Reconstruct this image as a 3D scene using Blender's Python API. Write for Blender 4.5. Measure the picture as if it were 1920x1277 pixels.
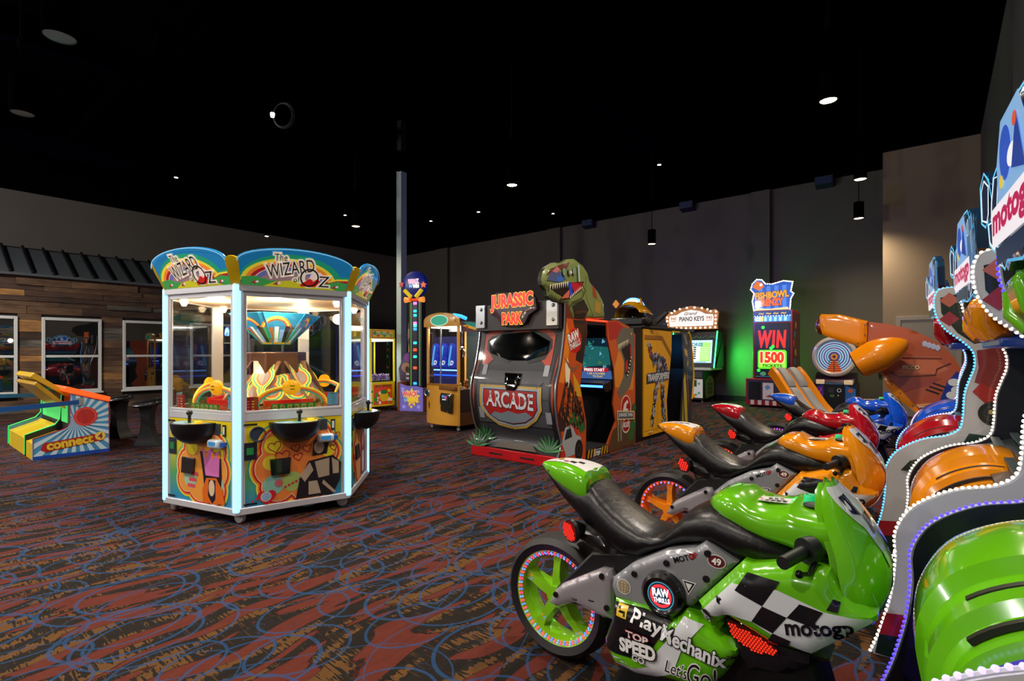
import bpy, bmesh, math, random
from mathutils import Vector, Matrix
from mathutils.geometry import delaunay_2d_cdt
random.seed(7)
PI = math.pi
SC = bpy.context.scene
COL = SC.collection
for o in list(bpy.data.objects): bpy.data.objects.remove(o)

# ------------------------------------------------------------------ camera, world, exposure
# world axes follow the room: +X runs along the back wall to the right, +Y runs to the back wall
cd = bpy.data.cameras.new('camera'); cam = bpy.data.objects.new('camera', cd); COL.objects.link(cam)
cam.location = (0, 0, 1.35)
cam.rotation_euler = (PI/2, 0, math.radians(39.19))
cd.sensor_width = 36; cd.lens = 978/1920*36; cd.shift_y = 21.5/1920; cd.clip_start = .03
SC.camera = cam
w = bpy.data.worlds.new('world'); SC.world = w; w.use_nodes = True
w.node_tree.nodes['Background'].inputs[0].default_value = (.02, .022, .03, 1)
w.node_tree.nodes['Background'].inputs[1].default_value = .3
SC.view_settings.view_transform = 'Standard'; SC.view_settings.look = 'None'
SC.view_settings.gamma = 1; SC.view_settings.use_curve_mapping = False
SC.view_settings.exposure = 0.25

# ------------------------------------------------------------------ helpers
def lin(h):
    if isinstance(h, tuple): return h
    r = []
    for i in (0, 2, 4):
        c = int(h[i:i+2], 16)/255
        r.append(c/12.92 if c <= .04045 else ((c+.055)/1.055)**2.4)
    return tuple(r)
_mc = {}
def M(col, rough=.5, metal=0, emit=0, coat=0, trans=0, ior=1.5, noise=0, alpha=1):
    k = (col, rough, metal, emit, coat, trans, ior, noise, alpha)
    if k in _mc: return _mc[k]
    m = bpy.data.materials.new('paint_%s' % (col if isinstance(col, str) else len(_mc)))
    m.use_nodes = True
    nt = m.node_tree; b = nt.nodes['Principled BSDF']
    c = lin(col) + (1,)
    b.inputs['Base Color'].default_value = c
    b.inputs['Roughness'].default_value = rough
    b.inputs['Metallic'].default_value = metal
    if isinstance(col, tuple): b.inputs['Specular IOR Level'].default_value = 0
    b.inputs['IOR'].default_value = ior
    b.inputs['Coat Weight'].default_value = coat
    b.inputs['Coat Roughness'].default_value = .05
    b.inputs['Transmission Weight'].default_value = trans
    b.inputs['Alpha'].default_value = alpha
    if emit:
        b.inputs['Emission Color'].default_value = c
        b.inputs['Emission Strength'].default_value = emit
    if noise:
        t = nt.nodes.new('ShaderNodeTexNoise'); t.inputs['Scale'].default_value = noise; t.inputs['Detail'].default_value = 4
        g = nt.nodes.new('ShaderNodeTexCoord'); nt.links.new(g.outputs['Object'], t.inputs['Vector'])
        bp = nt.nodes.new('ShaderNodeBump'); bp.inputs['Strength'].default_value = .15; bp.inputs['Distance'].default_value = .01
        nt.links.new(t.outputs[0], bp.inputs['Height']); nt.links.new(bp.outputs[0], b.inputs['Normal'])
    _mc[k] = m
    return m
def NM(name):
    m = bpy.data.materials.new(name); m.use_nodes = True
    return m, m.node_tree, m.node_tree.nodes['Principled BSDF']
class G:      # tiny node helper
    def __init__(s, nt): s.nt = nt
    def n(s, t, **kw):
        x = s.nt.nodes.new(t)
        for k, v in kw.items(): setattr(x, k, v)
        return x
    def l(s, a, b): s.nt.links.new(a, b)
    def math(s, op, a, b=0.0, c=0.0, clamp=False):
        x = s.n('ShaderNodeMath', operation=op); x.use_clamp = clamp
        for i, q in enumerate((a, b, c)):
            if isinstance(q, (int, float)): x.inputs[i].default_value = q
            else: s.l(q, x.inputs[i])
        return x.outputs[0]
    def mix(s, f, a, b):
        x = s.n('ShaderNodeMix', data_type='RGBA')
        for i, q in ((0, f), (6, a), (7, b)):
            if isinstance(q, (int, float)): x.inputs[i].default_value = q
            elif isinstance(q, (tuple, str)): x.inputs[i].default_value = lin(q) + (1,)
            else: s.l(q, x.inputs[i])
        return x.outputs[2]
    def noise(s, vec, scale, detail=2, rough=.5, dim='3D'):
        x = s.n('ShaderNodeTexNoise', noise_dimensions=dim); s.l(vec, x.inputs['Vector'])
        x.inputs['Scale'].default_value = scale; x.inputs['Detail'].default_value = detail; x.inputs['Roughness'].default_value = rough
        return x.outputs[0]
    def ramp(s, f, stops, interp='LINEAR'):
        x = s.n('ShaderNodeValToRGB'); s.l(f, x.inputs[0]); r = x.color_ramp; r.interpolation = interp
        while len(r.elements) < len(stops): r.elements.new(.5)
        for e, (p, c) in zip(r.elements, stops): e.position = p; e.color = lin(c) + (1,)
        return x.outputs[0]
    def mapping(s, vec, scale=(1,1,1), rot=(0,0,0), loc=(0,0,0)):
        x = s.n('ShaderNodeMapping'); s.l(vec, x.inputs[0])
        x.inputs['Scale'].default_value = scale; x.inputs['Rotation'].default_value = rot; x.inputs['Location'].default_value = loc
        return x.outputs[0]

def link(name, me, parent=None, loc=None, label=None, kind=None):
    o = bpy.data.objects.new(name, me); COL.objects.link(o)
    if parent: o.parent = parent
    if loc: o.location = loc
    if label: o['label'] = label
    if kind: o['kind'] = kind
    return o
def thing(name, label, cat, loc=(0,0,0), rz=0, group=None):
    o = bpy.data.objects.new(name, None); COL.objects.link(o)
    o.location = loc; o.rotation_euler = (0, 0, rz); o.empty_display_size = .1
    o['label'] = label; o['category'] = cat
    if group: o['group'] = group
    return o
def tag(o, label, cat, group=None):
    o['label'] = label; o['category'] = cat
    if group: o['group'] = group
    return o

def dist_poly(p, poly):
    d = 1e9; x, y = p; n = len(poly)
    for i in range(n):
        ax, ay = poly[i]; bx, by = poly[(i+1) % n]
        dx, dy = bx-ax, by-ay; L = dx*dx+dy*dy
        t = 0 if L == 0 else max(0, min(1, ((x-ax)*dx+(y-ay)*dy)/L))
        q = (x-ax-t*dx)**2+(y-ay-t*dy)**2
        if q < d: d = q
    return math.sqrt(d)
def inside(p, poly):
    x, y = p; c = False; n = len(poly); j = n-1
    for i in range(n):
        xi, yi = poly[i]; xj, yj = poly[j]
        if (yi > y) != (yj > y) and x < (xj-xi)*(y-yi)/(yj-yi)+xi: c = not c
        j = i
    return c
def densify(poly, step, closed=True):
    out = []; n = len(poly)
    for i in range(n if closed else n-1):
        a = poly[i]; b = poly[(i+1) % n]
        k = max(1, int(math.dist(a, b)/step))
        for j in range(k): out.append((a[0]+(b[0]-a[0])*j/k, a[1]+(b[1]-a[1])*j/k))
    if not closed: out.append(poly[-1])
    return out
def spline(pts, k=6, closed=False):          # Catmull-Rom through the points
    n = len(pts); out = []
    for i in range(n if closed else n-1):
        g = (lambda j: pts[j % n]) if closed else (lambda j: pts[max(0, min(n-1, j))])
        p0, p1, p2, p3 = g(i-1), g(i), g(i+1), g(i+2)
        for j in range(k):
            t = j/k
            out.append(tuple(.5*((2*b)+(-a+c)*t+(2*a-5*b+4*c-d)*t*t+(-a+3*b-3*c+d)*t**3) for a, b, c, d in zip(p0, p1, p2, p3)))
    if not closed: out.append(tuple(pts[-1]))
    return out
def cdt(poly, grid):
    poly = densify(poly, grid)
    vs = [Vector(p) for p in poly]; n = len(vs)
    xs = [p[0] for p in poly]; ys = [p[1] for p in poly]
    y = min(ys)+grid*.5
    while y < max(ys):
        x = min(xs)+grid*.5
        while x < max(xs):
            if inside((x, y), poly) and dist_poly((x, y), poly) > grid*.35: vs.append(Vector((x, y)))
            x += grid
        y += grid
    r = delaunay_2d_cdt(vs, [(i, (i+1) % n) for i in range(n)], [], 1, 1e-6)
    return [tuple(v) for v in r[0]], r[2], n

class MB:
    def __init__(s): s.v = []; s.f = []; s.m = []; s.s = []; s.mats = []; s.T = None
    def add(s, vs, fs, mat=None, sm=False):
        b = len(s.v)
        s.v += [tuple(s.T @ Vector(p)) if s.T else tuple(p) for p in vs]
        if mat not in s.mats: s.mats.append(mat)
        i = s.mats.index(mat)
        for f in fs: s.f.append([b+q for q in f]); s.m.append(i); s.s.append(sm)
        return s
    def box(s, a, b, mat=None):
        x0, y0, z0 = a; x1, y1, z1 = b
        return s.add([(x0,y0,z0),(x1,y0,z0),(x1,y1,z0),(x0,y1,z0),(x0,y0,z1),(x1,y0,z1),(x1,y1,z1),(x0,y1,z1)],
            [(3,2,1,0),(4,5,6,7),(0,1,5,4),(1,2,6,5),(2,3,7,6),(3,0,4,7)], mat)
    def prism(s, pts, axis, d0, d1, mat=None, sm=False):
        n = len(pts)
        P = {'x': lambda p, d: (d, p[0], p[1]), 'y': lambda p, d: (p[0], d, p[1]), 'z': lambda p, d: (p[0], p[1], d)}[axis]
        vs = [P(p, d0) for p in pts]+[P(p, d1) for p in pts]
        return s.add(vs, [list(range(n))[::-1], list(range(n, 2*n))]+[(i, (i+1) % n, n+(i+1) % n, n+i) for i in range(n)], mat, sm)
    def loft(s, rings, mat=None, caps=True, sm=True, closed=True):
        n = len(rings[0]); vs = [p for r in rings for p in r]; fs = []
        for i in range(len(rings)-1):
            for j in range(n if closed else n-1):
                k = (j+1) % n; fs.append((i*n+j, i*n+k, (i+1)*n+k, (i+1)*n+j))
        if caps: fs += [list(range(n))[::-1], [(len(rings)-1)*n+j for j in range(n)]]
        return s.add(vs, fs, mat, sm)
    def tube(s, path, r, n=8, mat=None, closed=False, caps=True):
        path = [Vector(p) for p in path]; rings = []; N = len(path); up = None
        for i, p in enumerate(path):
            a = path[(i-1) % N] if (closed or i > 0) else p
            b = path[(i+1) % N] if (closed or i < N-1) else p
            d = (b-a).normalized()
            if up is None: up = Vector((0,0,1)) if abs(d.z) < .9 else Vector((1,0,0))
            e = d.cross(up)
            if e.length < 1e-5: e = d.cross(Vector((1, .3, 0)))
            e.normalize(); up2 = e.cross(d).normalized(); up = up2
            rr = r[i] if isinstance(r, (list, tuple)) else r
            rings.append([p+e*math.cos(2*PI*k/n)*rr+up2*math.sin(2*PI*k/n)*rr for k in range(n)])
        if closed: rings.append(rings[0]); caps = False
        return s.loft(rings, mat, caps)
    def lathe(s, prof, c=(0,0,0), axis='z', n=24, mat=None, sm=True, arc=None):
        rings = []; full = arc is None; a0, a1 = arc or (0, 2*PI)
        for k in range(n+(0 if full else 1)):
            t = a0+(a1-a0)*k/n
            R = []
            for r, h in prof:
                q = {'z': (r*math.cos(t), r*math.sin(t), h), 'y': (r*math.cos(t), h, r*math.sin(t)), 'x': (h, r*math.cos(t), r*math.sin(t))}[axis]
                R.append((c[0]+q[0], c[1]+q[1], c[2]+q[2]))
            rings.append(R)
        m = len(prof); vs = [p for R in rings for p in R]; fs = []
        for i in range(n):
            a = i*m; b = ((i+1) % len(rings))*m
            for j in range(m-1): fs.append((a+j, b+j, b+j+1, a+j+1))
        return s.add(vs, fs, mat, sm)
    def ell(s, c, r, mat=None, n=12, m=8):
        if isinstance(r, (int, float)): r = (r, r, r)
        rings = [[(c[0]+r[0]*max(math.sin(PI*i/m), 1e-4)*math.cos(2*PI*j/n), c[1]+r[1]*max(math.sin(PI*i/m), 1e-4)*math.sin(2*PI*j/n), c[2]-r[2]*math.cos(PI*i/m)) for j in range(n)] for i in range(m+1)]
        return s.loft(rings, mat, False)
    def pillow(s, poly, mapf, H=.02, r=.05, grid=.03, depth=.05, mat=None, matside=None):
        P, F, nb = cdt(poly, grid)
        vs = [mapf(x, y, hround(dist_poly((x, y), poly), H, r)) for x, y in P]
        n = len(P)
        s.add(vs, F, mat, True)
        pp = densify(poly, grid); k = len(pp)
        s.add([mapf(x, y, 0) for x, y in pp]+[mapf(x, y, -depth) for x, y in pp], [(i, (i+1) % k, k+(i+1) % k, k+i) for i in range(k)], matside or mat)
        s.add([mapf(x, y, -depth) for x, y in P], [tuple(reversed(f)) for f in F], matside or mat)
        return s
    def build(s, name, mat=None, parent=None, loc=None, bevel=0, sharp=35, label=None, kind=None, rz=None, seg=2):
        bm = bmesh.new()
        vs = [bm.verts.new(p) for p in s.v]
        for f, mi, sm in zip(s.f, s.m, s.s):
            try: q = bm.faces.new([vs[i] for i in f]); q.material_index = mi; q.smooth = sm
            except ValueError: pass
        bmesh.ops.remove_doubles(bm, verts=bm.verts, dist=1e-5)
        bmesh.ops.recalc_face_normals(bm, faces=bm.faces)
        me = bpy.data.meshes.new(name); bm.to_mesh(me); bm.free()
        for q in s.mats: me.materials.append(q if q is not None else mat)
        if any(s.s) or bevel: me.set_sharp_from_angle(angle=math.radians(sharp))
        o = link(name, me, parent, loc, label, kind)
        if rz is not None: o.rotation_euler.z = rz
        if bevel:
            b = o.modifiers.new('bevel', 'BEVEL'); b.width = bevel; b.segments = seg; b.limit_method = 'ANGLE'; b.angle_limit = math.radians(40)
        return o
def hround(d, H, r):
    t = min(d/r, 1) if r > 0 else 1
    return H*math.sqrt(max(0, 1-(1-t)**2))
def box(name, a, b, mat, parent=None, bevel=0, label=None, kind=None): return MB().box(a, b).build(name, mat, parent, bevel=bevel, label=label, kind=kind)
def sect(x, zt, zb, hw, p=2.6, n=20):         # a rounded cross-section in the yz plane
    zc = (zt+zb)/2; hh = (zt-zb)/2; R = []
    for k in range(n):
        t = 2*PI*k/n; c, q = math.cos(t), math.sin(t)
        R.append((x, hw*math.copysign(abs(c)**(2/p), c), zc+hh*math.copysign(abs(q)**(2/p), q)))
    return R

# text as flat polygons from the built-in font
_tc = {}
def text_geo(t, bold=0, shear=0, spacing=1):
    k = (t, bold, shear, spacing)
    if k in _tc: return _tc[k]
    cu = bpy.data.curves.new('t', 'FONT'); cu.body = t; cu.size = 1; cu.offset = bold; cu.shear = shear
    cu.space_character = spacing; cu.resolution_u = 3; cu.align_x = 'CENTER'; cu.align_y = 'CENTER'; cu.fill_mode = 'FRONT'
    ob = bpy.data.objects.new('t', cu)
    me = bpy.data.meshes.new_from_object(ob)
    r = ([(v.co.x, v.co.y) for v in me.vertices], [tuple(p.vertices) for p in me.polygons])
    bpy.data.meshes.remove(me); bpy.data.objects.remove(ob); bpy.data.curves.remove(cu)
    _tc[k] = r
    return r

class Art:        # flat print: coloured shapes laid over one another on one mesh
    def __init__(s, emit=0, rough=.35, coat=.3): s.L = []; s.e = emit; s.r = rough; s.c = coat
    def _m(s, col):
        if not isinstance(col, str): return col
        return M(col, s.r, 0, s.e, s.c)
    def raw(s, col, vs, fs): s.L.append((s._m(col), vs, fs)); return s
    def poly(s, col, pts): return s.raw(col, list(pts), [tuple(range(len(pts)))])
    def rect(s, col, x0, y0, x1, y1): return s.poly(col, [(x0,y0),(x1,y0),(x1,y1),(x0,y1)])
    def circ(s, col, x, y, r, ry=None, n=24, rot=0):
        ry = ry or r; c, q = math.cos(rot), math.sin(rot)
        return s.poly(col, [(x+r*math.cos(2*PI*k/n)*c-ry*math.sin(2*PI*k/n)*q, y+r*math.cos(2*PI*k/n)*q+ry*math.sin(2*PI*k/n)*c) for k in range(n)])
    def ring(s, col, x, y, r0, r1, n=32, ky=1):
        vs = [(x+r*math.cos(2*PI*k/n), y+r*ky*math.sin(2*PI*k/n)) for k in range(n) for r in (r0, r1)]
        return s.raw(col, vs, [(2*k, 2*k+1, (2*k+3) % (2*n), (2*k+2) % (2*n)) for k in range(n)])
    def line(s, col, pts, w, closed=False):
        n = len(pts); vs = []
        for i, p in enumerate(pts):
            a = pts[i-1] if (closed or i > 0) else p; b = pts[(i+1) % n] if (closed or i < n-1) else p
            dx, dy = b[0]-a[0], b[1]-a[1]; L = math.hypot(dx, dy) or 1
            ww = w[i] if isinstance(w, list) else w
            vs += [(p[0]-dy/L*ww/2, p[1]+dx/L*ww/2), (p[0]+dy/L*ww/2, p[1]-dx/L*ww/2)]
        return s.raw(col, vs, [(2*i, 2*i+1, (2*i+3) % (2*n), (2*i+2) % (2*n)) for i in range(n if closed else n-1)])
    def star(s, col, x, y, r, k=5, q=.45, rot=PI/2): return s.poly(col, [(x+(r if i % 2 == 0 else r*q)*math.cos(rot+PI*i/k), y+(r if i % 2 == 0 else r*q)*math.sin(rot+PI*i/k)) for i in range(2*k)])
    def text(s, col, t, x, y, h, sx=1, rot=0, shear=0, bold=.02, out=None, ow=.04, spacing=1, fit=None):
        if out: s.text(out, t, x, y, h, sx, rot, shear, bold+ow, None, spacing=spacing, fit=fit)
        vs, fs = text_geo(t, bold, shear, spacing)
        if not vs: return s
        v0, _ = text_geo(t, 0, shear, spacing)
        x0 = min(v[0] for v in v0); x1 = max(v[0] for v in v0); y0 = min(v[1] for v in v0); y1 = max(v[1] for v in v0)
        k = h/(y1-y0); kx = fit/(x1-x0) if fit else k*sx
        c, q = math.cos(rot), math.sin(rot)
        P = [((vx-(x0+x1)/2)*kx, (vy-(y0+y1)/2)*k) for vx, vy in vs]
        return s.raw(col, [(x+a*c-b*q, y+a*q+b*c) for a, b in P], fs)
    def heart(s, col, x, y, r, w=None, rot=0):
        P = [(x+r*(.0625*16*math.sin(t)**3), y+r*.0625*(13*math.cos(t)-5*math.cos(2*t)-2*math.cos(3*t)-math.cos(4*t))) for t in [2*PI*k/24 for k in range(24)]]
        c, q = math.cos(rot), math.sin(rot); P = [(x+(a-x)*c-(b-y)*q, y+(a-x)*q+(b-y)*c) for a, b in P]
        return s.line(col, P, w, True) if w else s.poly(col, P)
    def build(s, name, parent, mapf, step=.0007, h0=.001, grid=None, label=None):
        mb = MB(); h = h0; step = step if grid and len(s.L) < 90 else min(step, .012/max(1, len(s.L)))
        for m, vs, fs in s.L:
            if grid:
                if len(fs) == 1:
                    P, F, _ = cdt(list(vs), grid); mb.add([mapf(x, y, h) for x, y in P], F, m, True)
                else: mb.add([mapf(x, y, h) for x, y in vs], fs, m, True)
            else: mb.add([mapf(x, y, h) for x, y in vs], fs, m)
            h += step
        bm = bmesh.new(); V = [bm.verts.new(p) for p in mb.v]
        for f, mi, sm in zip(mb.f, mb.m, mb.s):
            try: q = bm.faces.new([V[i] for i in f]); q.material_index = mi; q.smooth = sm
            except ValueError: pass
        me = bpy.data.meshes.new(name); bm.to_mesh(me); bm.free()
        for q in mb.mats: me.materials.append(q)
        return link(name, me, parent, None, label)
def plane(o, ex, ey):
    o = Vector(o); ex = Vector(ex).normalized(); ey = Vector(ey).normalized(); n = ex.cross(ey)
    return lambda x, y, h=0: o+ex*x+ey*y+n*h
FACE_NY = lambda o: plane(o, (1,0,0), (0,0,1))       # faces -Y, x to the right
FACE_PX = lambda o: plane(o, (0,1,0), (0,0,1))       # faces +X, +Y to the right
FACE_NX = lambda o: plane(o, (0,-1,0), (0,0,1))      # faces -X
def lamp(name, kind, parent, loc, energy, col, size=.1, rot=(0,0,0), spread=None, spot=None, blend=.5):
    d = bpy.data.lights.new(name, kind); d.energy = energy; d.color = col
    if kind == 'AREA': d.shape = 'DISK' if isinstance(size, (int, float)) else 'RECTANGLE'; d.size = size if isinstance(size, (int, float)) else size[0]
    if kind == 'AREA' and not isinstance(size, (int, float)): d.size_y = size[1]
    if kind in ('POINT', 'SPOT'): d.shadow_soft_size = size
    if spread: d.spread = spread
    if spot: d.spot_size = spot; d.spot_blend = blend
    o = bpy.data.objects.new(name, d); COL.objects.link(o); o.parent = parent; o.location = loc; o.rotation_euler = rot
    return o
def copy_tree(o, parent=None):
    c = o.copy(); COL.objects.link(c); c.parent = parent
    for ch in list(o.children): copy_tree(ch, c)
    return c
BLACK = M('0c0c0e', .35, coat=.2); BLACKM = M('08080a', .7); STEEL = M('b9bcc0', .3, .9); GREY = M('77797e', .4, coat=.3); WHITE = M('dcdcdc', .4, coat=.3)
RUB = M('101113', .55); DGREY = M('2a2c30', .5); CHROME = M('c8c8cc', .12, 1)
def LED(col, e): return M(col, .5, 0, e)
GLASS = M('ffffff', .02, 0, 0, 0, 1, 1.02)
def glass_mat():
    m, nt, b = NM('clear_glass'); g = G(nt); nt.nodes.remove(b)
    t = g.n('ShaderNodeBsdfTransparent'); t.inputs[0].default_value = (.93, .95, .95, 1)
    s = g.n('ShaderNodeBsdfGlossy'); s.inputs[1].default_value = .02
    f = g.n('ShaderNodeLayerWeight'); f.inputs[0].default_value = .5
    fr = g.math('ADD', .035, g.math('MULTIPLY', g.math('POWER', f.outputs['Facing'], 4), .6))
    x = g.n('ShaderNodeMixShader'); g.l(fr, x.inputs[0]); g.l(t.outputs[0], x.inputs[1]); g.l(s.outputs[0], x.inputs[2])
    g.l(x.outputs[0], nt.nodes['Material Output'].inputs[0]); return m
GLS = glass_mat()
SC.cycles.use_denoising = True
SC.cycles.sample_clamp_indirect = 6
# ------------------------------------------------------------------ the room
def carpet():
    m, nt, b = NM('carpet'); g = G(nt)
    tc = g.n('ShaderNodeTexCoord').outputs['Object']
    wz = g.noise(g.mapping(tc, (1.3, .55, 1)), 1.6, 2)
    def warp(scale, amt, base):
        n = g.n('ShaderNodeTexNoise'); g.l(base, n.inputs['Vector']); n.inputs['Scale'].default_value = scale; n.inputs['Detail'].default_value = 1
        s = g.n('ShaderNodeVectorMath', operation='SUBTRACT'); g.l(n.outputs['Color'], s.inputs[0]); s.inputs[1].default_value = (.5, .5, .5)
        k = g.n('ShaderNodeVectorMath', operation='SCALE'); g.l(s.outputs[0], k.inputs[0]); k.inputs['Scale'].default_value = amt
        a = g.n('ShaderNodeVectorMath', operation='ADD'); g.l(base, a.inputs[0]); g.l(k.outputs[0], a.inputs[1]); return a.outputs[0]
    wv = warp(1.1, .35, tc)
    # long bands along Y
    band = g.noise(g.mapping(wv, (8.0, 1.25, 1)), 1.35, 1, .5)
    band2 = g.noise(g.mapping(wv, (8.5, 1.5, 1), loc=(9, 4, 0)), 1.5, 1, .5)
    comb = g.noise(g.mapping(tc, (4.0, 70, 1)), 1.0, 1, .6)
    comb2 = g.noise(g.mapping(tc, (6.0, 46, 1), loc=(3, 3, 3)), 1.0, 1, .6)
    fine = g.noise(tc, 220, 2, .7)
    mott = g.noise(g.mapping(tc, (6, 2, 1)), 4, 3, .6)
    red = g.mix(mott, '5c2a22', '7d3c2f')
    blk = g.mix(mott, '1c1815', '35302b')
    org = g.mix(mott, '5e4226', '80582e')
    fd = g.math('GREATER_THAN', g.math('ADD', band, g.math('MULTIPLY', g.math('SUBTRACT', comb, .5), .12)), .475)
    # orange patches inside the dark bands, broken by the comb
    fo = g.math('GREATER_THAN', g.math('ADD', g.math('MULTIPLY', band2, 1.0), g.math('MULTIPLY', g.math('SUBTRACT', comb2, .5), .6)), .55)
    ln = g.math('GREATER_THAN', comb, .66)
    fo = g.math('MULTIPLY', g.math('MAXIMUM', fo, g.math('MULTIPLY', ln, .45)), g.math('LESS_THAN', comb2, .63))
    dark = g.mix(fo, blk, org)
    c = g.mix(fd, red, dark)
    edge = g.math('LESS_THAN', g.math('ABSOLUTE', g.math('SUBTRACT', band, .475)), .012)
    c = g.mix(g.math('MULTIPLY', edge, .7), c, '241b18')
    # thin blue hatch and blue loops
    hat = g.math('MULTIPLY', g.math('GREATER_THAN', g.noise(g.mapping(tc, (16, 90, 1), loc=(5, 1, 0)), 1.0, 1, .5), .66), g.math('GREATER_THAN', g.noise(tc, 1.7, 2), .5))
    c = g.mix(g.math('MULTIPLY', hat, .35), c, '3a5274')
    fl = None
    for sc, loc, r, wd, am in ((1.35, (0,0,0), .37, .013, .10), (1.75, (3.3,1.7,0), .38, .013, .12), (1.15, (7.1,4.2,0), .36, .0085, .16), (1.55, (2.2,9.3,0), .34, .011, .1)):
        v = g.n('ShaderNodeTexVoronoi', voronoi_dimensions='2D'); g.l(g.mapping(warp(1.4, am, tc), (sc*1.2, sc*.95, 1), loc=loc), v.inputs['Vector']); v.inputs['Scale'].default_value = 1; v.inputs['Randomness'].default_value = .55
        q = g.math('LESS_THAN', g.math('ABSOLUTE', g.math('SUBTRACT', v.outputs['Distance'], r)), wd)
        fl = q if fl is None else g.math('MAXIMUM', fl, q)
    for sc, lv, wd, loc in ((.7, .5, .0032, (0,0,0)), (.8, .47, .003, (11,2,0))):
        q = g.math('LESS_THAN', g.math('ABSOLUTE', g.math('SUBTRACT', g.noise(g.mapping(tc, (1.3, .8, 1), loc=loc), sc*1.5, 0), lv)), wd)
        fl = g.math('MAXIMUM', fl, q)
    c = g.mix(g.math('MULTIPLY', fl, g.math('ADD', .42, g.math('MULTIPLY', mott, .5))), c, '2c5888')
    hs = g.n('ShaderNodeHueSaturation'); g.l(c, hs.inputs['Color']); g.l(g.math('ADD', .30, g.math('MULTIPLY', fine, .50)), hs.inputs['Value'])
    g.l(hs.outputs[0], b.inputs['Base Color']); b.inputs['Roughness'].default_value = .95; b.inputs['Specular IOR Level'].default_value = .1
    bp = g.n('ShaderNodeBump'); bp.inputs['Strength'].default_value = .4; bp.inputs['Distance'].default_value = .004; g.l(fine, bp.inputs['Height']); g.l(bp.outputs[0], b.inputs['Normal'])
    return m
def plaster(name, col, dk):
    m, nt, b = NM(name); g = G(nt); tc = g.n('ShaderNodeTexCoord').outputs['Object']
    n = g.noise(tc, .6, 4); n2 = g.noise(tc, 60, 3)
    g.l(g.mix(n, col, dk), b.inputs['Base Color']); b.inputs['Roughness'].default_value = .8
    bp = g.n('ShaderNodeBump'); bp.inputs['Strength'].default_value = .1; bp.inputs['Distance'].default_value = .004; g.l(n2, bp.inputs['Height']); g.l(bp.outputs[0], b.inputs['Normal'])
    return m
WALLM = plaster('wall_paint_taupe', '635d56', '544f49'); PALE = plaster('wall_paint_tan', '97866f', '877862'); CEILM = M((.0008, .0008, .0011), .95); WALLTOP = M((.0012, .0012, .0014), .95)
XL, XR, YB, YF, ZP, ZC = -19.05, .66, 15.08, -13.0, 5.66, 7.0
def st(o): o['kind'] = 'structure'; return o
st(box('floor', (XL-.3, YF-.3, -.1), (XR+.3, YB+.3, 0), carpet()))
st(box('ceiling', (XL-.3, YF-.3, ZC), (XR+.3, YB+.3, ZC+.1), CEILM))
st(MB().box((XL-.3, YB, 0), (XR+.3, YB+.25, ZP), WALLM).box((XL-.3, YB, ZP), (XR+.3, YB+.25, ZC), WALLTOP).build('wall_back'))
st(MB().box((XL-.25, YF-.3, 0), (XL, YB, ZP), WALLM).box((XL-.25, YF-.3, ZP), (XL, YB, ZC), WALLTOP).build('wall_left'))
st(MB().box((XR, YF-.3, 0), (XR+.25, YB, ZP), WALLM).box((XR, YF-.3, ZP), (XR+.25, YB, ZC), WALLTOP).build('wall_right'))
st(MB().box((XL, YF-.25, 0), (XR, YF, ZP), WALLM).box((XL, YF-.25, ZP), (XR, YF, ZC), WALLTOP).build('wall_front'))
st(MB().box((-.91, 13.76, 0), (XR, YB, 5.64), PALE).box((-.91, 13.76, 5.64), (XR, YB, ZC), WALLTOP).build('wall_corner_projection'))
for i, (a, b_) in enumerate(((-3.89, -3.42), (-10.58, -10.05), (-16.3, -15.6))):
    st(MB().box((a, 14.93, 0), (b_, YB, ZP-.02), WALLM).build('trim_%d' % (i+1)))
st(box('baseboard_back', (XL, YB-.02, 0), (-3.9, YB, .14), M('15130f', .6)))
st(box('baseboard_corner', (-.91, 13.74, 0), (XR, 13.76, .14), M('2a241c', .6)))
# door in the tan wall
dr = st(MB().box((-.60, 13.735, 0), (.30, 13.765, 2.02)).build('door_1', M('8c8980', .5), bevel=.004))
MB().box((-.68, 13.72, 0), (-.60, 13.77, 2.02)).box((.30, 13.72, 0), (.38, 13.77, 2.02)).box((-.68, 13.72, 2.02), (.38, 13.77, 2.10)).build('door_frame', M('9a958a', .5), dr, bevel=.004)
MB().tube([(-.5, 13.73, 1.0), (-.5, 13.68, 1.0), (-.38, 13.68, 1.0)], .012).lathe([(.0, 13.70), (.03, 13.70), (.03, 13.735)], (-.5, 0, 1.0), 'y', 16).build('door_handle', STEEL, dr)
wo = MB().box((-1.08, 15.03, .78), (-1.0, 15.06, .90)).box((-1.06, 15.02, .80), (-1.02, 15.035, .88)).build('wall_outlet', M('191612', .5), bevel=.004)
tag(wo, 'small dark electrical box low on the wall by the tan corner', 'outlet')
# steel beams under the ceiling
BEAM = (lambda c: M(c, .9))((.0008, .001, .003))
for i, (x, z) in enumerate(((-4.7, 5.72), (-10.1, 5.75), (-15.5, 5.75))):
    q = st(MB().box((x-.1, YF, z), (x+.1, YB, z+.03)).box((x-.015, YF, z+.03), (x+.015, YB, z+.4)).box((x-.1, YF, z+.4), (x+.1, YB, z+.43)).build('beam_%d' % (i+1), BEAM))
    for y in (5.2, 10.2): MB().box((x-.5, y-.12, z-.02), (x+.5, y+.12, z+.0)).build('cross_plate', BEAM, q)
for i, y in enumerate((3.0, 6.6, 12.2)): st(MB().box((XL, y-.04, 6.3), (XR, y+.04, 6.6)).build('joist_%d' % (i+1), M((.0006, .0006, .001), .9)))
# column
COLM = M('9fb2b8', .4)
st(MB().box((-10.28, 8.12, 0), (-10.10, 8.30, 6.0)).build('column', COLM, bevel=.01))
st(MB().box((-10.27, 8.13, 6.0), (-10.11, 8.29, ZC)).build('column_top', M('07080c', .7)))
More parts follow.
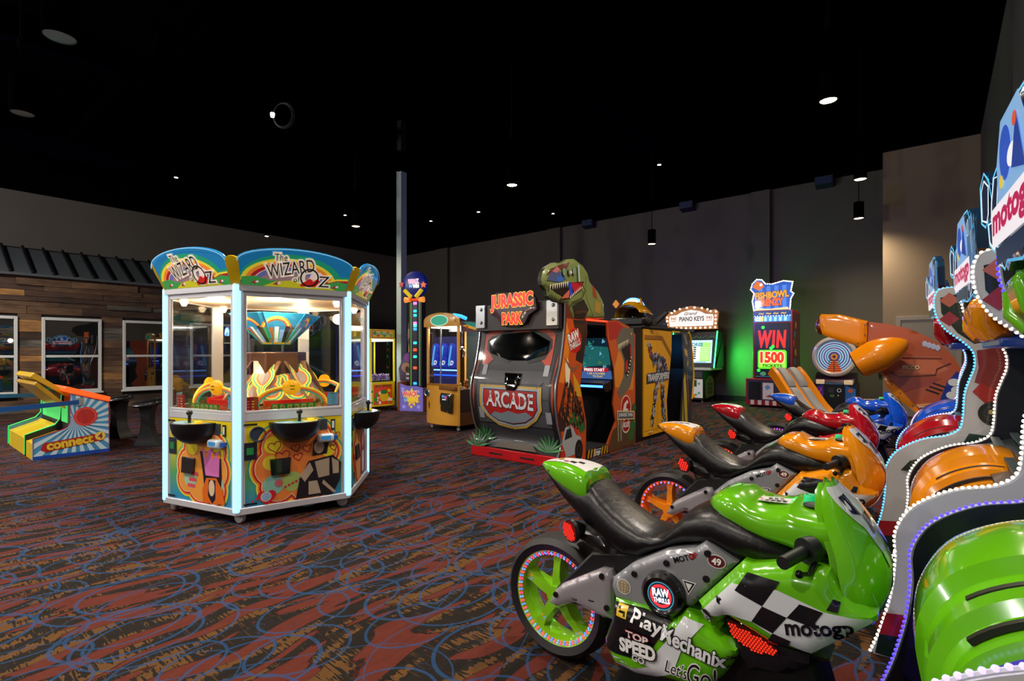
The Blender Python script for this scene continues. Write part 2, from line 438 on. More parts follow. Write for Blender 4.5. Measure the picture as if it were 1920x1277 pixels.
# black partition beyond the cabin
st(MB().box((-16.5, 9.2, 0), (-13.2, 9.4, 2.9)).build('wall_partition', M('08080a', .6)))

# ------------------------------------------------------------------ cabin front
def wood(name, a, b_, c_):
    m, nt, bs = NM(name); g = G(nt); tc = g.n('ShaderNodeTexCoord').outputs['Object']
    oi = g.n('ShaderNodeObjectInfo').outputs['Random']
    gr = g.noise(g.mapping(tc, (3, 2.2, 38)), 1.6, 5, .65); bl = g.noise(g.mapping(tc, (1, 1.1, 5)), 2, 3)
    c = g.ramp(g.math('ADD', g.math('MULTIPLY', gr, .65), g.math('MULTIPLY', bl, .45)), [(.3, a), (.5, b_), (.72, c_)])
    hs = g.n('ShaderNodeHueSaturation'); g.l(c, hs.inputs['Color']); g.l(g.math('ADD', .75, g.math('MULTIPLY', oi, .6)), hs.inputs['Value'])
    g.l(hs.outputs[0], bs.inputs['Base Color']); bs.inputs['Roughness'].default_value = .75
    bp = g.n('ShaderNodeBump'); bp.inputs['Strength'].default_value = .5; bp.inputs['Distance'].default_value = .006; g.l(gr, bp.inputs['Height']); g.l(bp.outputs[0], bs.inputs['Normal'])
    return m
WOODS = [wood('reclaimed_wood_brown', '2c2017', '5a4330', '84664a'), wood('reclaimed_wood_grey', '26241f', '4d4a42', '77736a'), wood('reclaimed_wood_dark', '1a1411', '3a2b22', '5c4433'), wood('reclaimed_wood_tan', '4a3320', '8a6238', 'b98a52')]
XF = -14.2; cab = st(box('wall_cabin', (XF-.3, -.8, 0), (XF-.03, 7.6, 2.95), M('17120e', .8)))
wins = [(-.3, .5), (.845, 1.83), (2.19, 3.175), (3.56, 4.55), (4.93, 5.92), (6.3, 7.28)]; wz0, wz1 = .50, 2.06
rows = [0]; rr = random.Random(3)
while rows[-1] < 2.9: rows.append(min(2.95, rows[-1]+rr.choice((.10, .12, .14, .16))))
pcache = {}
for i in range(len(rows)-1):
    z0, z1 = rows[i], rows[i+1]
    spans = [(-.8, 7.6)]
    if z1 > wz0 and z0 < wz1:
        spans = []; y = -.8
        for a, b_ in wins: spans.append((y, a)); y = b_
        spans.append((y, 7.6))
    for a, b_ in spans:
        y = a
        while y < b_-.02:
            L = rr.uniform(.7, 2.2) if b_-a > 1.2 else b_-a
            e = min(b_, y+L)
            if b_-e < .25: e = b_
            t = rr.choice((.022, .025, .03, .04, .05)) if z0 > 2.06 else rr.choice((.022, .026, .03))
            MB().box((XF-.03, y+.002, z0+.002), (XF-.03+t, e-.002, z1-.003)).build('plank', WOODS[rr.choices((0, 1, 2, 3), (4, 2, 4, 1.6 if z0 > 2.1 else .5))[0]], cab)
            y = e
ROOF = M('565c60', .5, .2); RIB = M('1d1a1e', .4, .4)
rf = st(MB().prism([(XF+.08, 2.93), (XF-1.05, 3.58), (XF-1.05, 3.53), (XF+.08, 2.88)], 'y', -.8, 7.6).build('roof_cabin', ROOF))
y = .06
while y < 7.6:
    MB().prism([(XF+.085, 2.93), (XF+.085, 2.99), (XF-1.05, 3.65), (XF-1.05, 3.58)], 'y', y-.022, y+.022).build('roof_rib', RIB, rf, bevel=.006); y += .33
st(box('trim_ridge', (XF-1.12, -.8, 3.53), (XF-1.04, 7.6, 3.6), RIB))
WF = M('d5dad8', .45); PANE, nt_, b_p = NM('dark_window_glass'); b_p.inputs['Base Color'].default_value = (.006, .008, .01, 1); b_p.inputs['Roughness'].default_value = .015; b_p.inputs['IOR'].default_value = 2.2
for i, (a, b_) in enumerate(wins):
    wn = st(MB().box((XF-.08, a, wz0), (XF-.04, b_, wz1)).build('window_%d' % (i+1), M('0a0a0a', .6)))
    mb = MB(); t = .055
    mb.box((XF-.04, a, wz0), (XF+.03, a+t, wz1)).box((XF-.04, b_-t, wz0), (XF+.03, b_, wz1)).box((XF-.04, a+t, wz1-t), (XF+.03, b_-t, wz1)).box((XF-.04, a+t, wz0), (XF+.03, b_-t, wz0+t))
    mb.build('window_frame', WF, wn, bevel=.006)
    MB().box((XF-.035, a+t, 1.235), (XF+.02, b_-t, 1.285)).build('sash_rail', WF, wn, bevel=.004)
    MB().box((XF-.035, a+t, 1.285), (XF-.005, b_-t, wz1-t)).build('pane', PANE, wn)
    MB().box((XF-.035, a+t, wz0+t), (XF-.012, b_-t, 1.235)).build('pane', PANE, wn)
    MB().box((XF+.0, a-.03, wz0-.04), (XF+.05, b_+.03, wz0)).build('window_sill', WF, wn, bevel=.006)

# ------------------------------------------------------------------ pendant lamps and ceiling fittings
FILL_GLOBE_E = 480
WARM = (1.0, .80, .56)
def pendant(name, X, Z, z, label, on=True, d=.19, e=60, col=WARM, grp='pendant lamps'):
    u = .7751*X-.6318*Z; v = .6318*X+.7751*Z
    t = thing('pendant_lamp', label, 'lamp', (u, v, z), 0, grp)
    r = d/2; hh = d*1.75
    MB().lathe([(r*.9, .01), (r, 0), (r, hh), (r*.92, hh+.015), (0, hh+.015)]).build('lamp_body', M((.0015, .0016, .002), .6), t)
    MB().lathe([(0, .022), (r*.9, .022), (r*.9, .01)]).build('diffuser', LED('ffe7c4', 9) if on else M('8fb0a8', .25), t)
    MB().tube([(0,0,hh+.01), (0,0,5.1-z)], .008, 6).build('rod', M((.001, .001, .001), .8), t)
    MB().lathe([(0, 5.07-z), (.05, 5.07-z), (.05, 5.18-z), (.025, 5.2-z), (.012, ZC-z)], n=12).build('canopy', M((.004, .004, .005), .5), t)
    if on: lamp('lamp_light', 'SPOT', t, (0, 0, -.03), e, col, .09, (0,0,0), spot=math.radians(150), blend=1.0)
    return t
def pz(px, py, Z): return (px-960)/978*Z, Z, 1.35+(660-py)/978*Z
for px, py, Z, lb, e in ((1553, 190, 6.0, 'black cylinder pendant lamp lit warm, the largest one at upper right', 230), (1613, 337, 8.75, 'lit black cylinder pendant lamp hanging above another one at right', 230),
        (1610, 410, 11.05, 'lit black cylinder pendant lamp hanging lowest beside the tan corner wall', 230), (960, 348, 9.06, 'lit black cylinder pendant lamp in the middle above the dinosaur cabinet', 230),
        (1222, 458, 12.6, 'small lit pendant lamp on a thin rod before the back wall', 230), (667, 425, 12.0, 'lit lamp disc left of the column under the dark ceiling', 200)):
    pendant('p', *pz(px, py, Z), lb, e=e)
pendant('p', *pz(112, 72, 4.75), 'wide unlit pendant lamp disc in the top left corner of the ceiling', False, d=.27)
pendant('p', *pz(42, 214, 6.4), 'unlit pendant lamp disc hanging at the left edge above the cabin', False, d=.25)
# unseen pendants of the same kind, added to brighten the floor and machines
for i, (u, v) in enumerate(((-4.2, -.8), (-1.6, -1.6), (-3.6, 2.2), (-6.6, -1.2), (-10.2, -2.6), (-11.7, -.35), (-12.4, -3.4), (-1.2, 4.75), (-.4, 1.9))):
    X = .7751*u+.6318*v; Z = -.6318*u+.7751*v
    pendant('p', X, Z, 4.6, 'added black cylinder pendant lamp above the open carpet out of frame', e=(130 if u > -1 else 430), col=(1.0, .88, .76), grp='added pendant lamps over the carpet')
st_g = [(-15.5, -9.0), (-9.5, -10.5), (-3.5, -10.5), (-16.5, -5.2), (-11.4, -1.3)]  # globes added out of view as fill for the walls, cabin and machine fronts
for i, (u, v) in enumerate(st_g):
    t = thing('fill_globe', 'added opal globe fill lamp out of view', 'lamp', (u, v, 4.9), 0, 'added globe fill lamps out of view')
    MB().ell((0, 0, 0), .2, n=20, m=12).build('globe', LED('fff0dc', 6), t)
    MB().lathe([(.06, .17), (.07, .24), (0, .25)], n=12).build('cap', M('111317', .5), t)
    MB().tube([(0,0,.24), (0,0,ZC-4.9)], .01, 6).build('rod', M((.001, .001, .001), .8), t)
    lamp('lamp_light', 'POINT', t, (0, 0, -.3), FILL_GLOBE_E, (1, .95, .90), .2)
def spotlet(px, py, Z, lb):
    X, Z, z = pz(px, py, Z); u = .7751*X-.6318*Z; v = .6318*X+.7751*Z
    t = thing('ceiling_spotlight', lb, 'spotlight', (u, v, z), 0, 'small ceiling spotlights')
    MB().lathe([(.035, -.01), (.045, 0), (.045, .1), (.0, .12)], n=14).build('spot_body', M((.002, .002, .002), .8), t)
    MB().lathe([(0, -.004), (.035, -.004), (.035, -.012)], n=14).build('lens', LED('fff4e4', 14), t)
    MB().tube([(0,0,.1), (0,0,ZC-z)], .008, 6).build('stem', M((.001, .001, .001), .9), t)
for px, py, Z, lb in ((330, 332, 11, 'tiny bright ceiling spotlight farthest to the left, above the coin pusher'), (647, 403, 14, 'tiny ceiling spotlight just above the lit lamp disc left of the column'), (808, 414, 14, 'tiny ceiling spotlight first to the right of the column'),
        (897, 397, 13, 'tiny ceiling spotlight second to the right of the column'), (1037, 400, 13, 'tiny ceiling spotlight above the dinosaur head topper'), (1236, 308, 10, 'tiny ceiling spotlight alone between the middle and right pendant lamps'), (500, 442, 11, 'tiny spotlight right above the wizard marquee')):
    spotlet(px, py, Z, lb)
X, Z, z = pz(530, 216, 9.0); t = thing('camera_cable_coil', 'coiled dark cable with a small bright spotlight hanging under the ceiling', 'cable', (.7751*X-.6318*Z, .6318*X+.7751*Z, z))
for k in range(3): MB().tube([(math.cos(a)*(.16+.012*k)*.78, math.cos(a)*(.16+.012*k)*.63+.01*k, math.sin(a)*(.2+.012*k)) for a in [2*PI*i/24 for i in range(24)]], .006, 6, closed=True).build('cable_loop', M('2c3a40', .5), t)
MB().tube([(0,0,.2), (0,0,ZC-z)], .006, 6).build('hanger', M((.001, .001, .001), .9), t)
MB().lathe([(0, -.03), (.03, -.03), (.035, .04), (0, .05)], (-.14, -.11, .0), n=12).build('lens', LED('f4f6ff', 8), t)
for u, lb in ((-8.92, 'dark blue speaker box high on the back wall above the dinosaur head'), (-5.62, 'dark blue speaker box high on the back wall above the piano sign'), (-2.17, 'dark blue speaker box high on the back wall nearest the tan corner')):
    t = thing('wall_speaker', lb, 'speaker', (u, 14.95, 5.5), 0, 'speakers on the back wall')
    MB().prism([(-.13, 0), (.13, -.06), (.13, .2), (-.13, .2)], 'x', -.2, .2).build('speaker_body', M('141c3c', .5), t, bevel=.01)
    MB().box((-.17, -.145, .0), (.17, -.13, .18)).build('grille', M('1b2a5a', .6), t)
# ------------------------------------------------------------------ six-sided coin pusher
def grad(name, stops, z0, z1, axis=2):
    m, nt, b = NM(name); g = G(nt); tc = g.n('ShaderNodeTexCoord').outputs['Object']
    sp = g.n('ShaderNodeSeparateXYZ'); g.l(tc, sp.inputs[0])
    f = g.math('DIVIDE', g.math('SUBTRACT', sp.outputs[axis], z0), z1-z0)
    g.l(g.ramp(f, stops), b.inputs['Base Color']); b.inputs['Roughness'].default_value = .3; b.inputs['Coat Weight'].default_value = .4
    return m
oz = thing('coin_pusher_machine', 'six-sided white framed coin pusher with rainbow marquees reading The Wizard of Oz', 'arcade machine', (-4.83, 2.41, 0))
R6 = .885; AP = R6*math.cos(PI/6); A0 = math.radians(-45.6)
def corner(k, r=R6): a = A0+k*PI/3; return Vector((r*math.cos(a), r*math.sin(a), 0))
def hexa(r): return [tuple(corner(k, r).xy) for k in range(6)]
FRAME = M('c9cbd2', .35, .2, coat=.3); PG = grad('panel_print_yellow_to_blue', [(0, '1787c8'), (.35, '55a85a'), (.62, 'c9c022'), (1, 'e8cf10')], .1, .82)
LEDB = LED('9ad2ff', 1.25)
hx = MB(); hx.prism(hexa(R6+.005), 'z', .075, .13); hx.build('base_frame', FRAME, oz, bevel=.006)
MB().prism(hexa(.80), 'z', .12, .80).build('inner_body', M('1a1a1e', .6), oz)
MB().prism(hexa(R6-.01), 'z', .80, .865).build('shelf_frame', FRAME, oz, bevel=.006)
MB().prism(hexa(R6+.01), 'z', 1.826, 1.885).build('top_frame', FRAME, oz, bevel=.006)
MB().prism(hexa(R6-.03), 'z', 1.80, 1.826).build('ceiling_panel', M('f3d6b4', .5), oz)
for k in range(6):
    a = A0+k*PI/3; c = corner(k, R6-.012)
    mb = MB(); mb.T = Matrix.Translation(c) @ Matrix.Rotation(a, 4, 'Z')
    mb.prism([(-.05, -.06), (-.015, -.045), (-.015, .045), (-.05, .06)], 'z', .13, 1.83).build('corner_post', FRAME, oz, bevel=.004)
    mb = MB(); mb.T = Matrix.Translation(c) @ Matrix.Rotation(a, 4, 'Z')
    mb.lathe([(.026, .10), (.03, .11), (.03, 1.875), (.0, 1.88)], (-.008, 0, 0), n=14).build('led_post', LEDB, oz)
    # caster
    cc = corner(k, .80); mb = MB(); mb.T = Matrix.Translation(cc) @ Matrix.Rotation(a+1.1, 4, 'Z')
    cs = mb.lathe([(0, -.018), (.043, -.018), (.047, -.01), (.047, .01), (.043, .018), (0, .018)], (0, 0, .047), 'y', 18).build('caster_wheel', M('c9cccf', .35), oz)
    mb = MB(); mb.T = Matrix.Translation(cc) @ Matrix.Rotation(a+1.1, 4, 'Z')
    mb.box((-.03, -.028, .05), (.03, -.02, .08)).box((-.03, .02, .05), (.03, .028, .08)).box((-.03, -.028, .072), (.03, .028, .08)).build('caster_fork', STEEL, cs)
    # finial
    up = (Vector((math.cos(a), math.sin(a), 0))*.115+Vector((0,0,.26))).normalized()
    f = plane(corner(k, R6-.005)+Vector((0,0,1.87)), (-math.sin(a), math.cos(a), 0), up)
    pts = [(-.035, 0), (.035, 0), (.05, .20)]+[(.05*math.cos(t), .20+.03*math.sin(t)) for t in [PI*i/8 for i in range(1, 8)]]+[(-.05, .20)]
    MB().pillow(pts, f, .004, .01, .05, .018).build('finial', M('d9b400', .35, coat=.4), oz)
def ozlogo(A, x, y, s):
    for dx, dy, t, h, rot, ft in ((-.085, .065, 'The', .05, .05, .085), (-.02, .0, 'WIZARD', .085, .22, .30), (.02, -.072, 'of', .04, .1, .045)):
        A.text('efe3cf', t, x+dx*s, y+dy*s, h*s, rot=rot, bold=.14 if len(t) < 4 else .10, fit=ft*s)
    for t, dx, dy, h, ft in (('O', .10, -.055, .12, .11), ('Z', .195, -.075, .075, .075)): A.text('efe3cf', t, x+dx*s, y+dy*s, h*s, bold=.07, fit=ft*s)
    # slippers inside the O
    for q in (0, .045):
        A.poly('f2dcd2', [(x+(.115+q)*s, y-.01*s), (x+(.09+q)*s, y-.085*s), (x+(.115+q)*s, y-.085*s), (x+(.14+q)*s, y-.03*s)])
        A.poly('c8201c', [(x+(.105+q)*s, y-.06*s), (x+(.045+q)*s, y-.105*s), (x+(.05+q)*s, y-.12*s), (x+(.10+q)*s, y-.115*s), (x+(.125+q)*s, y-.075*s)])
    for dx, dy, t, h, rot, ft in ((-.085, .065, 'The', .045, .05, .075), (-.02, .0, 'WIZARD', .085, .22, .29), (.02, -.072, 'of', .036, .1, .04)):
        A.text('18120e', t, x+dx*s, y+dy*s, h*s, rot=rot, bold=.0, fit=ft*s)
    A.ring('18120e', x+.10*s, y-.055*s, .05*s, .06*s, ky=1.05); A.text('18120e', 'Z', x+.195*s, y-.075*s, .075*s, fit=.07*s, bold=0)
def arch(x0, rx, ry, y0, n=20): return [(x0+rx*math.cos(PI*i/n), y0+ry*math.sin(PI*i/n)) for i in range(n+1)]
def cloudbank(A, C, cols):
    for d, col in cols:
        for x, y, r in C: A.circ(col, x, y, r+d, n=22)
for k in range(6):
    ph = A0+k*PI/3+PI/6; n = Vector((math.cos(ph), math.sin(ph), 0)); ex = Vector((-math.sin(ph), math.cos(ph), 0))
    front = k in (0, 5, 1)
    # glass
    mb = MB(); p = plane(n*(AP-.02), ex, (0,0,1))
    mb.add([p(-.40, .865, 0), p(.40, .865, 0), p(.40, 1.826, 0), p(-.40, 1.826, 0), p(-.40, .865, -.006), p(.40, .865, -.006), p(.40, 1.826, -.006), p(-.40, 1.826, -.006)], [(0,1,2,3),(7,6,5,4),(0,4,5,1),(1,5,6,2),(2,6,7,3),(3,7,4,0)]).build('glass_pane', GLS, oz)
    mb = MB()
    def fb(x0, x1, z0, z1, d0, d1, m=mb):
        q = [p(x, z, d) for d in (d0, d1) for x, z in ((x0,z0),(x1,z0),(x1,z1),(x0,z1))]
        m.add(q, [(0,1,2,3),(7,6,5,4),(0,4,5,1),(1,5,6,2),(2,6,7,3),(3,7,4,0)])
    fb(-.41, -.375, .865, 1.826, -.012, .012); fb(.375, .41, .865, 1.826, -.012, .012); fb(-.375, .375, 1.79, 1.826, -.012, .012); fb(-.375, .375, .865, .885, -.012, .012)
    mb.build('door_frame', FRAME, oz, bevel=.002)
    # lower printed panel
    mb = MB(); p = plane(n*(AP-.012), ex, (0,0,1)); fb(-.405, .405, .13, .80, -.02, 0, mb); mb.build('front_panel', PG, oz)
    if front:
        A = Art()
        if k == 0:
            C = [(-.10, .58, .16), (.12, .60, .17), (-.16, .42, .15), (.05, .42, .2), (-.13, .27, .13), (.10, .26, .15), (.24, .50, .10)]
            cloudbank(A, C, ((.05, '2fa39a'), (.038, 'f2dc4a'), (.026, 'ec8a20'), (.014, 'c8202c'), (.0, 'f0e0b0'), (-.006, 'e8843a')))
            for x, y, r, c in ((-.17, .60, .07, 'ecd92a'), (-.19, .46, .06, 'e6d23a'), (-.17, .28, .08, '86c0b0'), (.26, .52, .06, 'ecd92a'), (-.03, .29, .08, 'a8c46a')): A.circ(c, x, y, r)
            for x, y, r in ((-.16, .585, .05), (-.10, .50, .055), (.0, .56, .035), (.09, .55, .035), (.02, .485, .035), (.31, .535, .03), (.33, .635, .032)): A.heart('a82030', x, y, r, .007, .2)
            for i in range(7): A.circ('d02c3c', -.08+i*.028, .25+.012*i, .011, n=8)
            for i in range(5): A.circ('d02c3c', -.36+i*.035, .155+.016*i, .010, n=8)
            A.circ('cc6470', -.13, .29, .03); A.heart('cc2030', -.22, .19, .07); A.circ('8fb8d8', -.225, .195, .033); A.ring('e8e0d8', -.225, .195, .034, .039)
            # plain stand-in figure: stacked blocks
            A.poly('1c1a20', [(.0, .14), (.03, .30), (.10, .44), (.30, .47), (.37, .40), (.36, .25), (.30, .14)]).poly('b5a48e', [(.03, .33), (.11, .43), (.14, .36), (.07, .27)]).poly('b5a48e', [(.15, .43), (.27, .45), (.27, .30), (.18, .29)])
            A.poly('b5a48e', [(.29, .45), (.35, .41), (.35, .31), (.30, .31)]).poly('b5a48e', [(.10, .27), (.17, .27), (.20, .16), (.10, .16)]).poly('b5a48e', [(.22, .27), (.33, .15), (.30, .15), (.21, .24)]).poly('1c1a20', [(.13, .48), (.25, .49), (.27, .60), (.21, .66), (.14, .60)]).circ('b5a48e', .185, .55, .042, .055)
        elif k == 5:
            C = [(-.02, .56, .15), (.18, .56, .13), (-.12, .42, .13), (.20, .40, .14), (.02, .30, .16), (-.15, .30, .1), (.18, .26, .13)]
            cloudbank(A, C, ((.05, '2fa39a'), (.038, 'f2dc4a'), (.026, 'ec8a20'), (.014, 'c8202c'), (.0, 'f0e0b0'), (-.006, 'e89a3a')))
            for x, y, r, c in ((-.08, .58, .07, 'ecd92a'), (.24, .55, .06, 'ecd92a'), (-.1, .32, .08, '9cc6a8'), (.24, .30, .06, '9cc6a8')): A.circ(c, x, y, r)
            for i in range(9): A.circ('d84a5a', -.12+.03*(i % 3)+.02*(i//3), .26+.05*(i//3), .018, n=8)
            A.poly('1c1420', [(.02, .55), (.06, .36), (.08, .20), (.26, .14), (.28, .36), (.27, .55)]).poly('d874bc', [(.05, .57), (.09, .36), (.25, .36), (.26, .57), (.20, .54), (.155, .58), (.10, .54)])
            for x in (.10, .18, .25): A.circ('e8862a', x, .525, .022)
            A.poly('dc6818', [(.06, .14), (.05, .24), (.10, .34), (.22, .35), (.29, .26), (.32, .15)]).poly('1c1420', [(.12, .20), (.13, .33), (.21, .33), (.21, .18), (.17, .14)]).circ('dcc4a4', .165, .265, .035, .065)
        else:
            C = [(0, .55, .16), (-.12, .40, .14), (.12, .38, .15), (0, .26, .15)]
            cloudbank(A, C, ((.05, '2fa39a'), (.038, 'f2dc4a'), (.026, 'ec8a20'), (.014, 'c8202c'), (-.006, 'e8a05a')))
            A.poly('8a3040', [(.05, .16), (.05, .50), (.12, .62), (.22, .62), (.28, .50), (.28, .16)]).circ('cf8f7a', .165, .50, .06, .09).poly('dfe4ea', [(.12, .18), (.12, .38), (.21, .38), (.21, .18)]).line('c8202c', [(-.25, .42), (-.18, .30), (-.22, .20)], .03)
        A.rect('15161a', -.385, .77, -.29, .785).rect('15161a', -.385, .145, -.29, .16)
        A.build('panel_print', oz, p)
        hw = MB()
        # prize window, coin door and plates
        q = MB(); q.add([p(-.19, .36, .004), p(-.05, .36, .004), p(-.035, .49, .004), p(-.20, .49, .004), p(-.19, .36, .03), p(-.05, .36, .03), p(-.04, .48, .02), p(-.195, .48, .02)], [(4,5,6,7),(0,1,5,4),(1,2,6,5),(2,3,7,6),(3,0,4,7)])
        q.build('prize_window', M('14181a', .08, coat=1), oz)
        q = MB(); q.lathe([(0, 0), (.052, 0), (.052, .012), (.06, .012), (.06, 0)], n=20); q.T = None
        T = Matrix.Translation(p(-.285, .70, .002)) @ Matrix(((ex.x, 0, n.x, 0), (ex.y, 0, n.y, 0), (0, 1, 0, 0), (0, 0, 0, 1)))
        vs = q.v; q.v = [tuple(T @ Vector(v)) for v in vs]; q.build('speaker_cover', M('3b4a5c', .4), oz)
        mb = MB(); fb(-.395, -.29, .50, .635, 0, .006, mb); cdr = mb.build('coin_plate', M('1d2230', .4), oz)
        mb = MB(); fb(-.365, -.315, .54, .595, .006, .009, mb); mb.build('green_window', M('1c6a34', .3, 0, .3), cdr)
        mb = MB(); fb(.195, .255, .69, .78, 0, .008, mb); mb.build('bill_plate', M('39404a', .4), oz)
        mb = MB(); fb(.285, .32, .685, .775, 0, .008, mb); lk = mb.build('lock_plate', M('22262c', .4), oz)
        mb = MB(); fb(.293, .312, .70, .76, .008, .011, mb); mb.build('lock_insert', M('d8dcdc', .4), lk)
        mb = MB(); fb(.165, .30, .59, .66, 0, .06, mb); cr = mb.build('card_reader', M('d6e4ea', .25, coat=.5), oz, bevel=.018)
        mb = MB(); fb(.195, .27, .615, .645, .0605, .063, mb); mb.build('screen', M('2f86c0', .2, 0, .3), cr)
        mb = MB(); fb(.30, .33, .605, .64, 0, .04, mb); mb.build('card_slot', M('1f4fa0', .3, 0, .1), cr)
    # joystick bowl
    mb = MB(); rings = []
    for i in range(7):
        t = i/6; rx = .205*math.cos(t*PI/2*.93); ry = .20*math.cos(t*PI/2*.93)**.8; z = .785-.175*math.sin(t*PI/2)
        rings.append([p(rx*math.cos(PI*j/16), z, .004+ry*math.sin(PI*j/16)) for j in range(17)])
    mb.loft(rings, None, True, True, False); tr = mb.build('joystick_bowl', M('0b0c0f', .4), oz, sharp=50)
    A = Art(); A.poly('8fb9c8', [(.17*math.cos(PI*j/16)-.005, .155*math.sin(PI*j/16)+.02) for j in range(17)]).poly('c8c46a', [(.02, .03), (.17, .03), (.14, .12), (.06, .15)]).circ('4aa070', .0, .08, .04)
    A.build('control_plate', tr, lambda x, y, h=0, p=p: p(x, .786+h, .004+y))
    MB().tube([p(.01, .785, .09), p(.01, .85, .09)], .012, 10).ell(p(.01, .865, .09), .024).build('joystick', BLACK, tr)
    MB().lathe([(.03, 0), (.03, .012), (.026, .018), (0, .02)], p(.10, .786, .08), n=18).build('push_button', M('e8b80c', .3, 0, .35), tr)
    # marquee
    up = (n*.115+Vector((0,0,.26))).normalized(); f = plane(n*(AP+.004)+Vector((0,0,1.872)), ex, up)
    pts = [(-.405, 0), (.405, 0), (.45, .20)]+[(.45*math.cos(t), .20+.125*math.sin(t)) for t in [PI*i/18 for i in range(1, 18)]]+[(-.45, .20)]
    mq = MB().pillow(pts, f, .0, .01, .2, .012).build('marquee', M('1782be', .3, 0, .25, .4), oz)
    A = Art(.32)
    A.poly('1c9a72', arch(-.03, .40, .235, .045)).poly('1c9a72', [(.28, .045), (.40, .045), (.42, .13), (.33, .12)]).poly('e9d23c', arch(-.05, .365, .20, .045)).poly('e8862a', arch(-.05, .335, .178, .045)).poly('a81a2c', arch(-.05, .305, .155, .045)).poly('f0d8d0', arch(-.05, .272, .134, .045)).poly('6a6ea8', arch(-.05, .266, .130, .045)).poly('9a7a80', arch(-.06, .22, .085, .045))
    A.poly('e9d23c', [(.24, .08), (.32, .105), (.415, .11), (.41, .085), (.32, .08), (.26, .06)]).poly('a81a2c', [(.24, .065), (.32, .09), (.412, .095), (.41, .075), (.32, .07), (.26, .05)])
    A.poly('3c9a4a', [(-.40, .005), (.40, .005), (.41, .07), (.33, .085), (.2, .05), (-.2, .055), (-.32, .085), (-.41, .07)]).poly('c9c428', [(-.25, .005), (.32, .005), (.2, .05), (.02, .075), (-.16, .05)])
    for x in (-.31, -.15, .19, .31): A.poly('a03038', [(x-.03, .025), (x+.0, .05), (x+.02, .045), (x+.005, .02)]).poly('e8d8d8', [(x, .04), (x+.02, .05), (x+.03, .035), (x+.01, .028)])
    ozlogo(A, -.03, .170, 1.24)
    A.line('9fe0ff', [(q[0]*.995, q[1]-.003) for q in pts[2:]], .007)
    A.build('marquee_print', mq, f)
